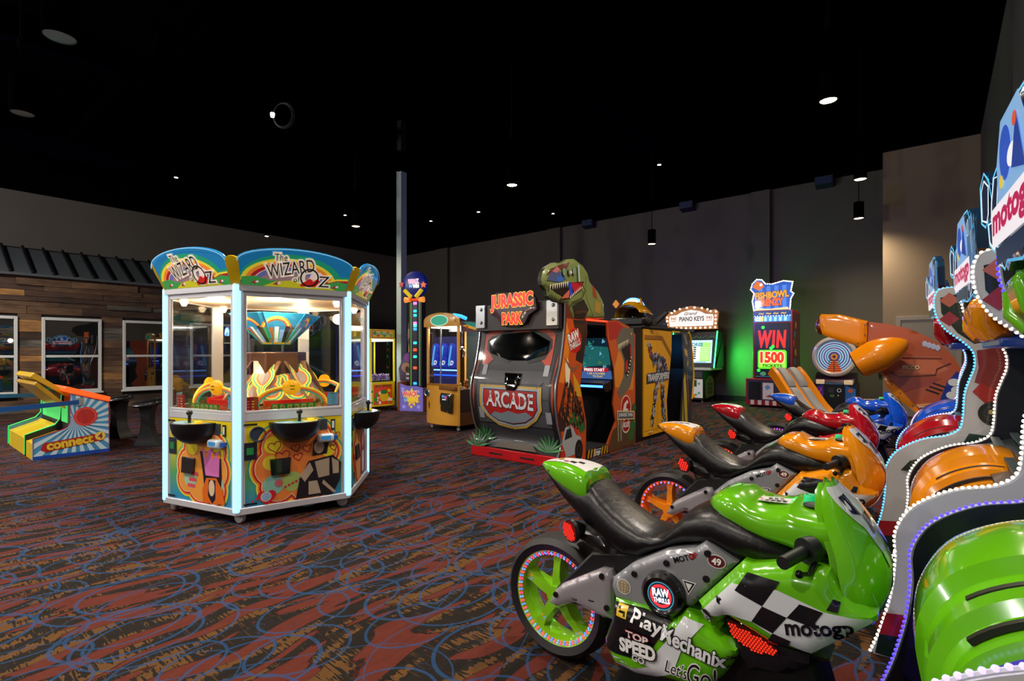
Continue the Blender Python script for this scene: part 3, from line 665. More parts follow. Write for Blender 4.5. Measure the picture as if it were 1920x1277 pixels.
# inside
DECK = M('b98a50', .12, .7); mb = MB().prism(hexa(.80), 'z', .865, .885); mb.build('play_deck', DECK, oz)
rng = random.Random(5); mb = MB()
for i in range(420):
    a = rng.uniform(0, 2*PI); r = .72*math.sqrt(rng.random()); z = .886+rng.random()*.025
    mb.lathe([(0, 0), (.016, 0), (.016, .003), (0, .003)], (r*math.cos(a), r*math.sin(a), z), n=8)
mb.build('tokens', M('c8a060', .2, .9), oz, kind='stuff')
core = MB().prism(hexa(.27), 'z', .88, 1.35).build('center_column', M('6a4a3a', .25, .4), oz, bevel=.01)
for k in range(6):
    ph = A0+k*PI/3+PI/6; n = Vector((math.cos(ph), math.sin(ph), 0)); ex = Vector((-math.sin(ph), math.cos(ph), 0))
    f = plane(n*.36+Vector((0,0,.93)), ex, n*-.25+Vector((0,0,.4)))
    A = Art(.5)
    for sg in (-1, 1):
        for d, c in ((.06, 'e9c83c'), (.045, '2f9a7a'), (.03, 'e8cc50'), (.015, 'd85a1c'), (.0, '8a7a74')):
            for x, y, r in ((.11, .09, .06), (.13, .21, .07), (.08, .30, .06)): A.circ(c, sg*x, y, r+d*.9, n=16)
    pn = MB().pillow([(-.26, -.03), (.26, -.03), (.22, .40), (-.22, .40)], f, 0, .01, .3, .01).build('rainbow_panel', M('8a6a50', .3, 0, .05), oz)
    A.build('rainbow_print', pn, f)
    # rainbow arc with yellow medallion over the chute
    for d, c in ((0, 'e9d23c'), (.014, 'e8862a'), (.028, 'd04a20'), (.042, '2f9a7a')):
        path = [n*(.60-.0*d)+ex*((.30-d)*math.cos(PI*i/14))+Vector((0,0,.90+(.16-d*.6)*math.sin(PI*i/14))) for i in range(15)]
        MB().tube(path, .009, 6).build('rainbow_arc', M(c, .3, 0, .35), oz)
    T = plane(n*.615+Vector((0,0,1.05)), ex, (0,0,1))
    md = MB().pillow([(.075*math.cos(2*PI*i/14), .065*math.sin(2*PI*i/14)) for i in range(14)], T, .025, .07, .03, .02).build('medallion', M('f0a80c', .3, 0, .5), oz)
    A = Art(); A.rect('3a2008', -.02, .01, .02, .017).rect('3a2008', -.02, -.017, .02, -.01); A.build('medallion_marks', md, lambda x, y, h=0, T=T: T(x, y, h+.027))
    MB().box((-.2, -.012, 0), (.2, .012, .05)).build('red_bumper', M('c01c18', .3, 0, .3), oz, loc=tuple(n*.52+Vector((0,0,.89))), rz=ph+PI/2)
    f = plane(n*.70, ex, (0,0,1)); A = Art(.15)
    A.rect('8a1420', -.37, .87, -.27, .99); [A.rect('e0b020', -.32, .885+i*.022, -.30, .893+i*.022) for i in range(4)]; [A.rect('d86a6a', -.36, .885+i*.022, -.335, .893+i*.022) for i in range(4)]
    A.rect('3a7c98', .27, .89, .365, 1.0); [A.rect('8fc0d0', .275, .90+i*.013, .36, .904+i*.013) for i in range(7)]
    A.rect('2a6a30', -.18, .87, .17, .925); [A.rect('8a9a3a', -.165+i*.056, .88, -.130+i*.056, .918) for i in range(6)]; [A.circ('7a3020', -.148+i*.056, .895, .008, n=8) for i in range(6)]
    MB().pillow([(-.37, .87), (.365, .87), (.365, .875), (-.37, .875)], f, 0, .01, .5, .01).build('sign_rail', M('6a5030', .4), oz)
    A.build('price_card', oz, f)
    # hanging picture panels
    f = plane(n*.10+Vector((0,0,1.42)), ex, n*.30+Vector((0,0,.36)))
    hp = MB().pillow([(-.07, 0), (.07, 0), (.22, .36), (-.22, .36)], f, 0, .01, .3, .008).build('hanging_panel', M('1f7fb0', .3, 0, .3), oz)
    A = Art(.4); A.poly('2aa06a', [(-.16, .2), (-.07, .005), (.07, .005), (.15, .2), (.05, .14), (-.05, .15)]).poly('e0b428', [(-.07, .005), (.07, .005), (.09, .055), (-.09, .055)])
    for d, c in ((0, 'e8862a'), (.015, 'f0dc50'), (.03, 'd04a20')): A.line(c, [(-.05+(.12-d)*math.cos(PI*i/10), .2+(.12-d)*math.sin(PI*i/10)) for i in range(11)], .014)
    for x, c, h in ((-.075, '9a5a28', .17), (-.035, 'd8dce0', .18), (.005, '7aa8dc', .15), (.04, '1a1a1e', .19), (.075, '4a4030', .18)): A.poly(c, [(x*.8-.014, .03), (x*.8+.014, .03), (x*1.25+.018, .03+h), (x*1.25-.018, .03+h)])
    A.build('picture_print', hp, f)
    c = corner(k, .74)
    bl = MB().lathe([(0, 0), (.016, 0), (.035, .04), (.0, .07)], (c.x, c.y, 1.745), n=12).build('bulb', LED('ffe0b0', 6), oz)
MB().prism(hexa(.30), 'z', 1.35, 1.47).build('clear_cup', GLS, oz)
lamp('bulb_light', 'POINT', oz, (.42, -.2, 1.72), 15, (1, .74, .46), .06); lamp('bulb_light', 'POINT', oz, (-.3, .42, 1.72), 12, (1, .74, .46), .06); lamp('bulb_light', 'POINT', oz, (-.1, -.5, 1.72), 15, (1, .74, .46), .06)
# ------------------------------------------------------------------ racing bikes and their cabinets
FAIR = [(.68, .503), (.823, .675), (.85, .673), (.969, .713), (1.069, .717), (1.106, .655), (1.182, .616), (1.181, .599), (1.127, .548), (1.024, .448), (.911, .445), (.777, .489), (.729, .424)]
BELLY = [(.355, .408), (.48, .416), (.587, .41), (.631, .453), (.708, .422), (.823, .385), (.758, .27), (.70, .20), (.565, .185), (.447, .160), (.363, .168), (.324, .215), (.315, .247), (.345, .331)]
PLATE = [(.334, .475), (.412, .549), (.537, .625), (.652, .663), (.691, .698), (.795, .648), (.646, .46), (.62, .445), (.537, .399), (.443, .393), (.342, .398), (.33, .445)]
SWING = [(.0, .26), (.035, .325), (.069, .361), (.262, .479), (.304, .482), (.32, .454), (.308, .285), (.27, .28), (.13, .30), (.05, .255)]
def hexgrid(A, col, cx, cy, rx, ry, s, poly=None):
    y = cy-ry; r = 0
    while y <= cy+ry:
        x = cx-rx+(s/2 if r % 2 else 0)
        while x <= cx+rx:
            if (inside((x, y), poly) and dist_poly((x, y), poly) > s*.4) if poly else ((x-cx)/rx)**2+((y-cy)/ry)**2 < .9: A.circ(col, x, y, s*.40, n=6)
            x += s
        y += s*.87; r += 1
def bike(name, label, loc, col, rimcol, led, detail, dk):
    t = thing('arcade_motorbike', label, 'motorbike', loc, 0, 'ride-on racing bikes in the row')
    C = M(col, .16, 0, 0, .8); BK = M('0d0d10', .38, 0, 0, .25); BS = M('08080a', .36, noise=40); GP = M('8c8e94', .32, .2, coat=.4); SW = M('98949a', .3, .25, coat=.4)
    # wheel
    ax = (0, 0, .265)
    MB().lathe([(.205, -.07), (.235, -.083), (.257, -.06), (.265, 0), (.257, .06), (.235, .083), (.205, .07)], ax, 'y', 48).build('rear_tyre', RUB, t)
    wm = MB().lathe([(.205, -.07), (.198, -.066), (.182, -.03), (.178, 0), (.182, .03), (.198, .066), (.205, .07), (.205, -.07)], ax, 'y', 48)
    wm.lathe([(0, -.06), (.045, -.06), (.05, -.04), (.05, .04), (.045, .06), (0, .06)], ax, 'y', 20)
    RC = M(rimcol, .2, 0, 0, .7); wheel = wm.build('wheel_rim', RC, t)
    for k in range(5):
        a = 2*PI*k/5+.35; c, s_ = math.cos(a), math.sin(a)
        rings = []
        for r, w, y0, y1 in ((.03, .035, -.045, .02), (.09, .026, -.05, .01), (.14, .024, -.04, .01), (.195, .036, -.03, .02)):
            rings.append([(r*c-q*w*s_, yy, .265+r*s_+q*w*c) for q, yy in ((-1, y1), (-.7, y0), (.7, y0), (1, y1))])
        MB().loft(rings, None, True, True).build('spoke', RC, wheel)
    mb = MB(); nL = 72 if detail > 1 else 44
    for k in range(nL):
        a = 2*PI*k/nL
        for r, y in (((.194, -.069), (.187, -.062)) if detail > 1 else ((.192, -.068),)):
            mb.ell((r*math.cos(a), y, .265+r*math.sin(a)), .0042 if detail > 1 else .006, LED(led[k % len(led)], 4), 6, 4)
    mb.build('wheel_leds', None, t)
    # body
    X = [(-.10, .838, .826, .03), (-.05, .835, .80, .055), (.0, .822, .752, .075), (.06, .80, .70, .09), (.12, .785, .655, .10), (.165, .80, .62, .112), (.20, .803, .60, .12), (.245, .768, .575, .126), (.30, .728, .548, .13), (.36, .695, .535, .132), (.42, .668, .55, .13), (.475, .655, .59, .122), (.52, .668, .612, .115), (.56, .72, .63, .118), (.60, .765, .645, .13), (.65, .795, .66, .148), (.71, .81, .672, .16), (.79, .80, .648, .17), (.87, .775, .655, .17), (.94, .74, .672, .16), (.965, .725, .685, .15)]
    MB().loft([sect(x, zt, zb, hw, 2.7, 24) for x, zt, zb, hw in X], None, True, True).build('seat_shell', BS, t)
    # tail cowl
    X = [(-.085, .85, .832, .035), (-.06, .856, .81, .055), (.0, .866, .775, .08), (.07, .868, .748, .098), (.13, .86, .728, .108), (.17, .848, .72, .112), (.186, .825, .728, .108)]
    tcw = MB().loft([sect(x, zt, zb, hw, 3.4, 24) for x, zt, zb, hw in X], None, True, True).build('tail_cowl', C, t)
    A = Art(); A.poly('d8d6d4', [(-.07, -.035), (.165, -.075), (.178, 0), (.165, .075), (-.07, .035)]).poly('15151a', [(.06, -.04), (.09, -.045), (.092, -.02), (.062, -.018)]).poly('15151a', [(.092, -.02), (.12, -.022), (.12, .0), (.094, .0)]).poly('b03040', [(.03, -.04), (.055, -.044), (.055, -.03), (.03, -.028)]).circ('c8a020', .0, -.01, .014, n=10)
    def topmap(x, y, h=0):
        zt = 0
        for i in range(len(X)-1):
            if X[i][0] <= x <= X[i+1][0]: f = (x-X[i][0])/(X[i+1][0]-X[i][0]); zt = X[i][1]*(1-f)+X[i+1][1]*f; hw = X[i][3]*(1-f)+X[i+1][3]*f; zb = X[i][2]*(1-f)+X[i+1][2]*f
        hh = (zt-zb)/2; c_ = min(.97, abs(y)/hw); return Vector((x, y, (zt+zb)/2+hh*max(0, 1-c_**3.4)**(1/3.4)+h+.001))
    A.build('tail_print', tcw, topmap, grid=.02)
    MB().ell((-.03, -.062, .822), (.009, .006, .009)).build('bolt', BLACK, tcw)
    for sg in (-1, 1):
        f = (lambda x, y, h=0, sg=sg: Vector((x, sg*(.0+h), y)))
        side = lambda y0, sg=sg: (lambda x, y, h=0: Vector((x, sg*(y0+h), y)))
        near = sg < 0
        # tail light
        tl = MB().lathe([(.0, .0), (.045, .0), (.05, .012), (.045, .02), (.02, .07), (0, .07)], (0, 0, 0), 'x', 20).build('tail_light', BK, t, loc=(.135, sg*.15, .61)); tl.rotation_euler.z = -sg*1.2
        if near or detail > 1:
            A = Art(.9); A.circ('3a0504', 0, 0, .042); hexgrid(A, 'ff2a1c', 0, 0, .042, .042, .0105 if detail > 1 else .018)
            A.build('light_lens', tl, plane((-.0005, 0, 0), (0, -1, 0), (0, 0, 1)))
        MB().pillow([(.09, .60), (.20, .635), (.255, .622), (.349, .567), (.345, .537), (.25, .53), (.13, .57)], side(.085), .045, .05, .03, .05).build('rear_pod', BK, t)
        # swingarm, side plate
        mb = MB().pillow(SWING, side(.105), .022, .03, .012, .035)
        sw = mb.build('swingarm', SW, t)
        MB().pillow([(.10, .322), (.16, .345), (.245, .352), (.248, .335), (.225, .322), (.14, .312)], side(.122), .007, .004, .02, .002).build('arm_slot', M('1a1220', .5), sw)
        for x, z in ((.048, .315), (.27, .452), (.292, .333)): MB().lathe([(0, 0), (.011, 0), (.013, -sg*.006), (0, -sg*.006)], (x, sg*.132, z), 'y', 12).build('bolt', BLACK, sw)
        pl = MB().pillow(PLATE, side(.145), .022, .03, .013, .06).build('side_plate', GP, t)
        MB().pillow([(.606, .592), (.686, .618), (.70, .61), (.655, .552)], side(.164), .004, .004, .03, .002).build('plate_opening', M('0c0c10', .6), pl)
        for x, z in ((.431, .519), (.556, .591), (.702, .661), (.697, .573)): MB().lathe([(0, 0), (.011, 0), (.013, -sg*.006), (0, -sg*.006)], (x, sg*.172, z), 'y', 12).build('bolt', BLACK, pl)
        # round badge
        rb = MB().lathe([(0, sg*.20), (.05, sg*.20), (.055, sg*.205), (.064, sg*.207), (.076, sg*.195), (.082, sg*.15)], (.549, 0, .484), 'y', 36).build('round_badge', M('0a0b0e', .25, coat=.6), t)
        if near:
            A = Art(.9); A.circ('0a2430', 0, 0, .049).ring('3a8aa0', 0, 0, .046, .049)
            A.L.append((M('e02a30', .4, 0, 1.2), *(lambda q: (q.L[0][1], q.L[0][2]))(Art().ring('e02a30', 0, 0, .030, .040))))
            A.text(M('f4f6ff', .4, 0, 1.6), 'RAW', 0, .012, .026, rot=.12, bold=.03, fit=.06).text(M('f4f6ff', .4, 0, 1.6), 'THRILLS', .004, -.014, .016, rot=.12, bold=.02, fit=.06)
            A.build('badge_print', rb, plane((.549, -.2005, .484), (1, 0, 0), (0, 0, 1)))
            if detail > 0:
                sk = lambda A_, n_: A_.build(n_, pl, plane((0, -.1675, 0), (1, 0, 0), (0, 0, 1)))
                sk(Art().circ('d8d0d0', .732, .642, .031, .023).circ('5c1822', .732, .642, .028, .020).text('f0f0f0', '49', .732, .642, .022, bold=.03), 'number_sticker')
                A = Art().circ('d8d8d0', .388, .46, .029).circ('8a8070', .388, .46, .025).circ('b8a888', .388, .46, .022)
                for q in (-.012, 0, .012): A.line('807860', [(.388+q, .44), (.388+q*1.3, .48)], .0015).line('807860', [(.368, .46+q), (.408, .46+q)], .0015)
                sk(A, 'globe_sticker')
                sk(Art().text('141416', 'MOTO', .620, .625, .019, rot=.42, bold=.03).text('b01828', 'GP', .652, .642, .018, rot=.42, bold=.03), 'word_sticker')
                sk(Art().poly('e6e6e6', [(.614, .550), (.664, .549), (.636, .500)]).poly('141416', [(.619, .547), (.659, .546), (.636, .506)]).poly('e6e6e6', [(.626, .542), (.650, .541), (.637, .516)]), 'triangle_sticker')
        # main fairing
        Hf, rf_, y0 = .055, .07, .19
        fr = MB().pillow(FAIR, side(y0), Hf, rf_, .015, .13).build('side_fairing', C, t)
        fm = lambda x, y, h=0, sg=sg: Vector((x, sg*(y0+hround(dist_poly((x, y), FAIR) if inside((x, y), FAIR) else 0, Hf, rf_)+h), y))
        if near:
            A = Art(0, .2, .6)
            A.poly('d4d8dc', [(.705, .495), (.80, .612), (.936, .632), (1.058, .604), (1.135, .606), (1.172, .609), (1.172, .598), (1.12, .550), (1.022, .462), (.969, .472), (.863, .512), (.80, .508), (.75, .487)])
            for q in ([(.812, .595), (.846, .657), (.942, .658), (.894, .571)], [(.894, .571), (.962, .558), (.923, .498), (.863, .514)], [(.962, .558), (.996, .609), (1.056, .603), (1.028, .553)], [(.923, .498), (.973, .490), (.956, .455), (.902, .453)], [(1.064, .612), (1.080, .645), (1.098, .640), (1.091, .612)]): A.poly('101014', q)
            A.text('101014', 'motogp', 1.044, .542, .05, rot=.27, bold=.03, shear=.15, fit=.175)
            if detail > 1:
                A.star('1a1a1e', .719, .487, .02, 14, .86).text('d4d8dc', 'BLACK', .719, .487, .008, rot=-.4)
            A.build('fairing_print', fr, fm, grid=.015, h0=.003)
            for x, z in ((.765, .545), (1.01, .652)): MB().lathe([(0, -.242), (.010, -.242), (.013, -.236), (.018, -.232)], (x, 0, z), 'y', 14).build('bolt', BLACK, fr)
        # red vent and lower dark part
        vp = [(.770, .474), (.80, .470), (.874, .456), (.925, .43), (.93, .405), (.856, .388), (.793, .418)]
        vb = MB().pillow([(.755, .49), (.91, .47), (1.02, .455), (1.06, .42), (.94, .33), (.82, .30), (.76, .40)], side(.14), .05, .05, .03, .10).build('vent_housing', BK, t)
        A = Art(.8); A.poly('140303', vp); hexgrid(A, 'ff3018', .85, .44, .09, .05, .0095 if detail > 1 else .016, vp)
        A.build('vent_grille', vb, side(.193))
        # belly pan
        Hb, rb_, yb = .05, .06, .165
        bp_ = MB().pillow(BELLY, side(yb), Hb, rb_, .015, .12).build('belly_pan', C, t)
        if near:
            bmf = lambda x, y, h=0: Vector((x, -(yb+hround(dist_poly((x, y), BELLY) if inside((x, y), BELLY) else 0, Hb, rb_)+h), y))
            A = Art(0, .2, .6)
            A.poly('0e0e12', [(.357, .404), (.48, .413), (.586, .405), (.529, .306), (.462, .233), (.33, .222), (.320, .25), (.349, .331)]).poly('d4d8dc', [(.632, .438), (.695, .424), (.635, .342), (.599, .233), (.531, .189), (.449, .165), (.369, .173), (.333, .208), (.452, .222), (.520, .259), (.588, .356)]).poly(col, [(.452, .232), (.37, .205), (.332, .215), (.355, .19), (.45, .195), (.51, .225)])
            if detail > 0:
                A.rect('d8b41c', .380, .366, .422, .406).line('141418', [(.388, .40), (.392, .385), (.412, .385), (.412, .372)], .009)
                A.text('f2f2f2', 'Play', .500, .373, .058, rot=-.10, bold=.02, out='26262a', ow=.03, fit=.115).text('e4e6ea', 'Mechanix', .667, .352, .05, rot=-.13, bold=.03, out='18181c', ow=.05, fit=.215).text('18181c', 'TM', .79, .355, .012)
                A.text('e8e0e0', 'TOP', .468, .318, .024, rot=-.02, bold=.03, out='8a1a22', ow=.06, fit=.085).text('f0f0f0', 'SPEED', .470, .278, .045, rot=.05, bold=.05, out='18181c', ow=.07, fit=.135).text('d0d0d4', 'GO', .475, .243, .022, bold=.03, out='18181c', ow=.05)
                A.text('141418', "Let's", .615, .262, .045, rot=.0, shear=.3, bold=.0, out='ececec', ow=.05, fit=.08).text('141418', 'Go!', .702, .268, .075, rot=.06, shear=.3, bold=.0, out='ececec', ow=.04, fit=.095)
            A.build('belly_print', bp_, bmf, grid=.015, h0=.003)
        # handlebar
        gp = MB().tube([(1.02, sg*.17, .755), (1.0, sg*.20, .752)], .038, 18).tube([(1.005, sg*.19, .752), (.965, sg*.315, .742)], .019, 14).build('hand_grip', M('0d0e10', .5), t)
        MB().tube([(1.03, sg*.19, .73), (1.02, sg*.24, .70), (1.0, sg*.27, .705)], .007, 8).ell((1.0, sg*.272, .705), .012).build('brake_lever', M('1a1a1c', .2, .6), gp)
    # underside link to the floor
    MB().prism([(.30, 0), (1.08, 0), (1.08, .12), (1.0, .40), (.62, .42), (.38, .25)], 'y', -.10, .10).build('base_stand', M('0b0b0d', .5), t, bevel=.02)
    MB().prism([(.35, .30), (.95, .42), (1.08, .60), (.90, .66), (.55, .60), (.2, .52), (.02, .32), (.05, .27)], 'y', -.09, .09).build('inner_frame', M('09090b', .5), t, bevel=.01)
    # tank top
    X = [(.672, .822, .79, .05), (.70, .848, .775, .10), (.735, .866, .76, .13), (.79, .868, .745, .15), (.825, .846, .735, .155), (.87, .838, .725, .16), (.92, .846, .72, .162), (.945, .86, .715, .165), (.97, .852, .71, .165), (1.03, .85, .71, .165), (1.065, .855, .72, .16)]
    tk = MB().loft([sect(x, zt, zb, hw, 3.0, 24) for x, zt, zb, hw in X], None, True, True).build('fuel_tank', C, t)
    A = Art(); A.rect('e4e2da', 0, -.034, .10, .034); [A.poly('16161a', [(.02+i*.018, -.028), (.032+i*.018, -.028), (.036+i*.018, -.012), (.024+i*.018, -.012)]) for i in range(4)]; [A.rect('16161a', .028+i*.018, -.006, .040+i*.018, .008) for i in range(3)]; A.rect('b84a4a', .005, -.025, .016, -.014)
    A.build('tank_label', tk, plane((.835, -.03, .8445), (1, 0, .06), (0, 1, 0)))
    for y, lb in ((-.055, 'pad'), (.055, 'pad')): MB().ell((1.005, y, .856), (.035, .028, .010), None, 18, 6).build('rubber_pad', M('141416', .6), tk)
    bt = MB().lathe([(0, .876), (.018, .876), (.022, .87), (.022, .85)], (.985, 0, 0), 'z', 18).build('start_button', LED('0c9a5c', .9), tk)
    A = Art(); A.ring('06221a', 0, 0, .012, .016); A.build('button_ring', bt, plane((.985, 0, .8765), (1,0,0), (0,1,0)))
    # windscreen and nose
    Zs = [(.935, 1.035, 1.05, .05), (.915, 1.03, 1.07, .09), (.87, 1.035, 1.118, .135), (.81, 1.055, 1.158, .165), (.75, 1.078, 1.188, .188), (.69, 1.09, 1.205, .205), (.64, 1.10, 1.206, .21), (.59, 1.12, 1.192, .19), (.54, 1.12, 1.172, .14), (.50, 1.12, 1.14, .07)]
    def ns(z, s_):                       # s_ from -1 (near side) to 1
        for i in range(len(Zs)-1):
            if Zs[i][0] >= z >= Zs[i+1][0]:
                f_ = (Zs[i][0]-z)/(Zs[i][0]-Zs[i+1][0]); xr, xf, hw = [Zs[i][j]*(1-f_)+Zs[i+1][j]*f_ for j in (1, 2, 3)]; break
        a = s_*PI/2; return xr+(xf-xr)*math.cos(a)**.8 if math.cos(a) > 1e-6 else xr, hw*math.sin(a)
    mb = MB(); rings = []
    for z, *_ in Zs: rings.append([(*ns(z, -1+2*j/16), z) for j in range(17)])
    mb.loft(rings, None, False, True, False)
    mb.loft([[(x-.02, y*.93, z-.004) for x, y, z in r] for r in rings], None, False, True, False)
    ws = mb.build('windscreen', C, t, sharp=60)
    A = Art(0, .15, .8)
    A.poly('c9ccd2', [(-.9, .925), (.9, .925), (.75, .90), (.35, .82), (.12, .70), (-.12, .70), (-.35, .82), (-.75, .90)])
    for q in ([(-.55, .90), (-.25, .905), (-.22, .85), (-.45, .86)], [(-.22, .85), (.0, .855), (.0, .80), (-.20, .80)], [(0, .80), (.18, .80), (.14, .75), (0, .75)]): A.poly('101016', q)
    A.line('e8ecf0', [(-.62, .66), (-.52, .62), (-.60, .56)], .006)
    A.build('screen_print', ws, lambda s_, z, h=0: (lambda q: Vector((q[0]+(h+.0015)*math.cos(s_*PI/2), q[1]+(h+.0015)*math.sin(s_*PI/2), z+h*.3)))(ns(max(.501, min(.934, z)), s_)), grid=.05)
    MB().ell((1.09, -.17, .72), (.008, .008, .008)).build('bolt', BLACK, ws)
    return t
EDGE = [(-.163, .0), (-.126, .115), (-.088, .28), (-.072, .44), (-.072, .56), (-.01, .681), (.12, .772), (.245, .81), (.31, .86), (.327, .94), (.335, 1.084), (.36, 1.18), (.382, 1.257), (.375, 1.35), (.32, 1.42), (.245, 1.49), (.2, 1.572), (.185, 1.652), (.19, 1.718), (.22, 1.757), (.32, 1.76)]
def cabinet(label, loc, col, led, near_led, detail, xb):
    t = thing('racing_cabinet', label, 'arcade machine', loc, 0, 'racing cabinets behind the bikes')
    E_ = spline(EDGE, 4); prof = E_+[(xb, 1.72), (xb, 0)]; C = M(col, .16, 0, 0, .8)
    SIDE = M('c4c8cc', .35, coat=.5); INN = M('0a1020', .4, coat=.1)
    for sg, lc in ((-1, near_led), (1, led)):
        y0 = sg*.65
        mb = MB().prism(prof, 'y', y0-.014, y0+.014)
        sp = mb.build('side_panel', SIDE if sg < 0 else INN, t)
        if sg < 0: # inner face of the near panel and outer print
            MB().prism([(x+.004, z) for x, z in prof], 'y', y0+.0145, y0+.018).build('panel_lining', INN, sp)
        o = plane((0, y0-.0148, 0), (1, 0, 0), (0, 0, 1))
        if sg < 0:
            A = Art()
            A.poly('14281e', [(.205, 1.70), (.21, 1.60), (.29, 1.47), (.37, 1.40), (.55, 1.45), (.55, 1.70), (.4, 1.74)])
            for i, (x, z) in enumerate(((.25, 1.56), (.36, 1.64), (.36, 1.48), (.46, 1.56), (.46, 1.70), (.25, 1.68))): A.poly('c06a58' if i % 2 else '9a3040', [(x-.05, z), (x, z-.045), (x+.05, z), (x, z+.05)])
            A.poly('8a2a26', [(.38, 1.36), (.39, 1.25), (.37, 1.16), (xb-.01, 1.0), (xb-.01, 1.42)])
            A.poly('b02420', [(.36, 1.10), (.40, 1.16), (.56, 1.06), (.52, 1.02), (.42, 1.03)]).text('e8e8e8', 'TIM', .51, 1.055, .02)
            A.circ('101614', .46, .97, .075).ring('2c3a36', .46, .97, .04, .05).circ('c8b070', .45, .98, .015).circ('d8d8dc', .50, .86, .05).text('c01c24', 'X', .50, .87, .04, bold=.04)
            A.poly('1a3a34', [(.345, .84), (xb-.01, .80), (xb-.01, .62), (.30, .74)]).text('e8f0f0', 'movistar', .46, .81, .026, bold=.02).line('e8e8e8', [(.42, .66), (.50, .78)], .012)
            A.poly('10281c', [(-.0, .56), (.05, .63), (.13, .66), (.26, .65), (.22, .56)]).poly('a01c28', [(-.115, .20), (xb-.01, .32), (xb-.01, .20), (-.14, .10)]).poly('0e2a1c', [(-.14, .10), (xb-.01, .20), (xb-.01, .01), (-.155, .01)])
            A.build('panel_print', sp, o)
        # led strip along the front edge
        path = [(x-.006, y0, z) for x, z in E_]
        MB().tube(path, .006, 6).build('led_channel', M('c8ccd4', .4), sp)
        mb = MB(); pts = densify(E_, .024 if detail else .03, False); acc = 0; last = None; step = .021
        LM = LED(lc, 2.3)
        for a, b in zip(E_[:-1], E_[1:]):
            d = math.dist(a, b); 
            while acc < d: f_ = acc/d; mb.ell((a[0]+(b[0]-a[0])*f_-.011, y0, a[1]+(b[1]-a[1])*f_+.002), .0078, LM, 6, 4); acc += step
            acc -= d
        mb.build('led_strip', None, sp)
    # shell pieces
    MB().box((xb-.03, -.636, 0), (xb, .636, 1.72)).build('back_panel', M('0d0f14', .5), t)
    MB().box((xb-.16, -.60, .93), (xb-.09, .60, 1.52)).build('screen_bezel', M('0c0e12', .3), t, bevel=.01)
    A = Art(.5); A.rect('0c2a30', -.55, .97, .55, 1.49).poly('1c5a5a', [(-.55, .97), (.55, .97), (.2, 1.2), (-.2, 1.2)]).poly('2c6a80', [(-.55, 1.3), (.55, 1.3), (.55, 1.49), (-.55, 1.49)]).line('c0d0d8', [(-.1, 1.2), (-.5, .97)], .02)
    A.build('screen', t, FACE_NX((xb-.1605, 0, 0)))
    MB().prism([(.24, .80), (.40, .86), (xb-.05, .94), (xb-.05, .80), (.3, .76)], 'y', -.63, .63).build('control_shelf', M('1f2a2c', .3, .3), t, bevel=.008)
    for x in (.30, .38): MB().box((x, -.6, .845+(x-.3)*.4), (x+.035, .6, .86+(x-.3)*.4)).build('shelf_grille', M('39474a', .4, .4), t)
    MB().prism([(-.10, .02), (-.08, .35), (.0, .36), (xb-.05, .36), (xb-.05, .02)], 'y', -.63, .63).build('lower_box', M((.004, .003, .016), .6), t)
    # ribbed cowl over the front wheel
    prf = spline([(-.06, .30), (-.085, .42), (-.10, .52), (-.09, .60), (-.04, .69), (.05, .76), (.16, .80), (.27, .79), (.30, .74)], 4)
    st_ = [(-.585, -.10, .09), (-.575, -.055, .055), (-.455, -.05, .05), (-.44, -.022, .028), (-.335, -.018, .022), (-.322, .002, .0), (-.185, .006, -.005), (-.165, .03, -.022), (-.05, .042, -.028)]
    st_ = [(y, k*1.5, dx*1.3) for y, k, dx in st_]; st_ = st_+[(-y, k, dx) for y, k, dx in reversed(st_)]
    pt = lambda x, z, k, dx: (x+.08+dx*max(.35, min(1, 1-(z-.5)*2)), z+.02+k*max(.35, min(1, (z-.3)*2.5)))
    MB().loft([[(q[0], y, q[1]) for q in [pt(x, z, k, dx) for x, z in prf]] for y, k, dx in st_], None, False, True, False).build('wheel_cowl', C, t, sharp=14)
    MB().prism([(.10, .30), (.06, .55), (.14, .70), (.36, .72), (.36, .30)], 'y', -.57, .57).build('cowl_core', M('0c0a14', .6), t)
    def strip(nm, yc, w_, i0, i1, k, dx, mt):
        R_ = []
        for x, z in prf[i0:i1]:
            a, c_ = pt(x, z, k, dx); R_.append([(a-.004, yc-w_, c_+.004), (a-.004, yc+w_, c_+.004), (a+.006, yc+w_, c_-.006), (a+.006, yc-w_, c_-.006)])
        MB().loft(R_, None, True, False).build(nm, mt, t)
    DS = M('160c0a', .5); PM = M('2a1c9a', .5, 0, .25)
    for yc, w_, i0, i1, k, dx, mt in ((-.25, .012, 17, 27, .004, -.002, DS), (.25, .012, 17, 27, .004, -.002, DS), (-.39, .010, 16, 25, -.02, .025, DS), (.39, .010, 16, 25, -.02, .025, DS), (-.515, .030, 17, 24, -.052, .052, PM), (.515, .030, 17, 24, -.052, .052, PM), (-.10, .018, 9, 15, .036, -.025, DS), (.10, .018, 9, 15, .036, -.025, DS), (-.25, .05, 5, 11, .004, -.002, M(col, .3, 0, 0, .5))): strip('cowl_slot', yc, w_, i0, i1, k, dx, mt)
    # upper housing
    X = []
    for y, k in ((-.60, .75), (-.57, .95), (-.3, 1.0), (.3, 1.0), (.57, .95), (.60, .75)):
        X.append([(.40+(x-.40)*k, y, 1.58+(z-1.58)*k) for x, z in spline([(.34, 1.42), (.26, 1.47), (.205, 1.58), (.215, 1.68), (.28, 1.73), (.42, 1.73), (.50, 1.66), (.50, 1.44)], 3, True)])
    MB().loft(X, None, True, True).build('upper_cowl', C, t, sharp=50)
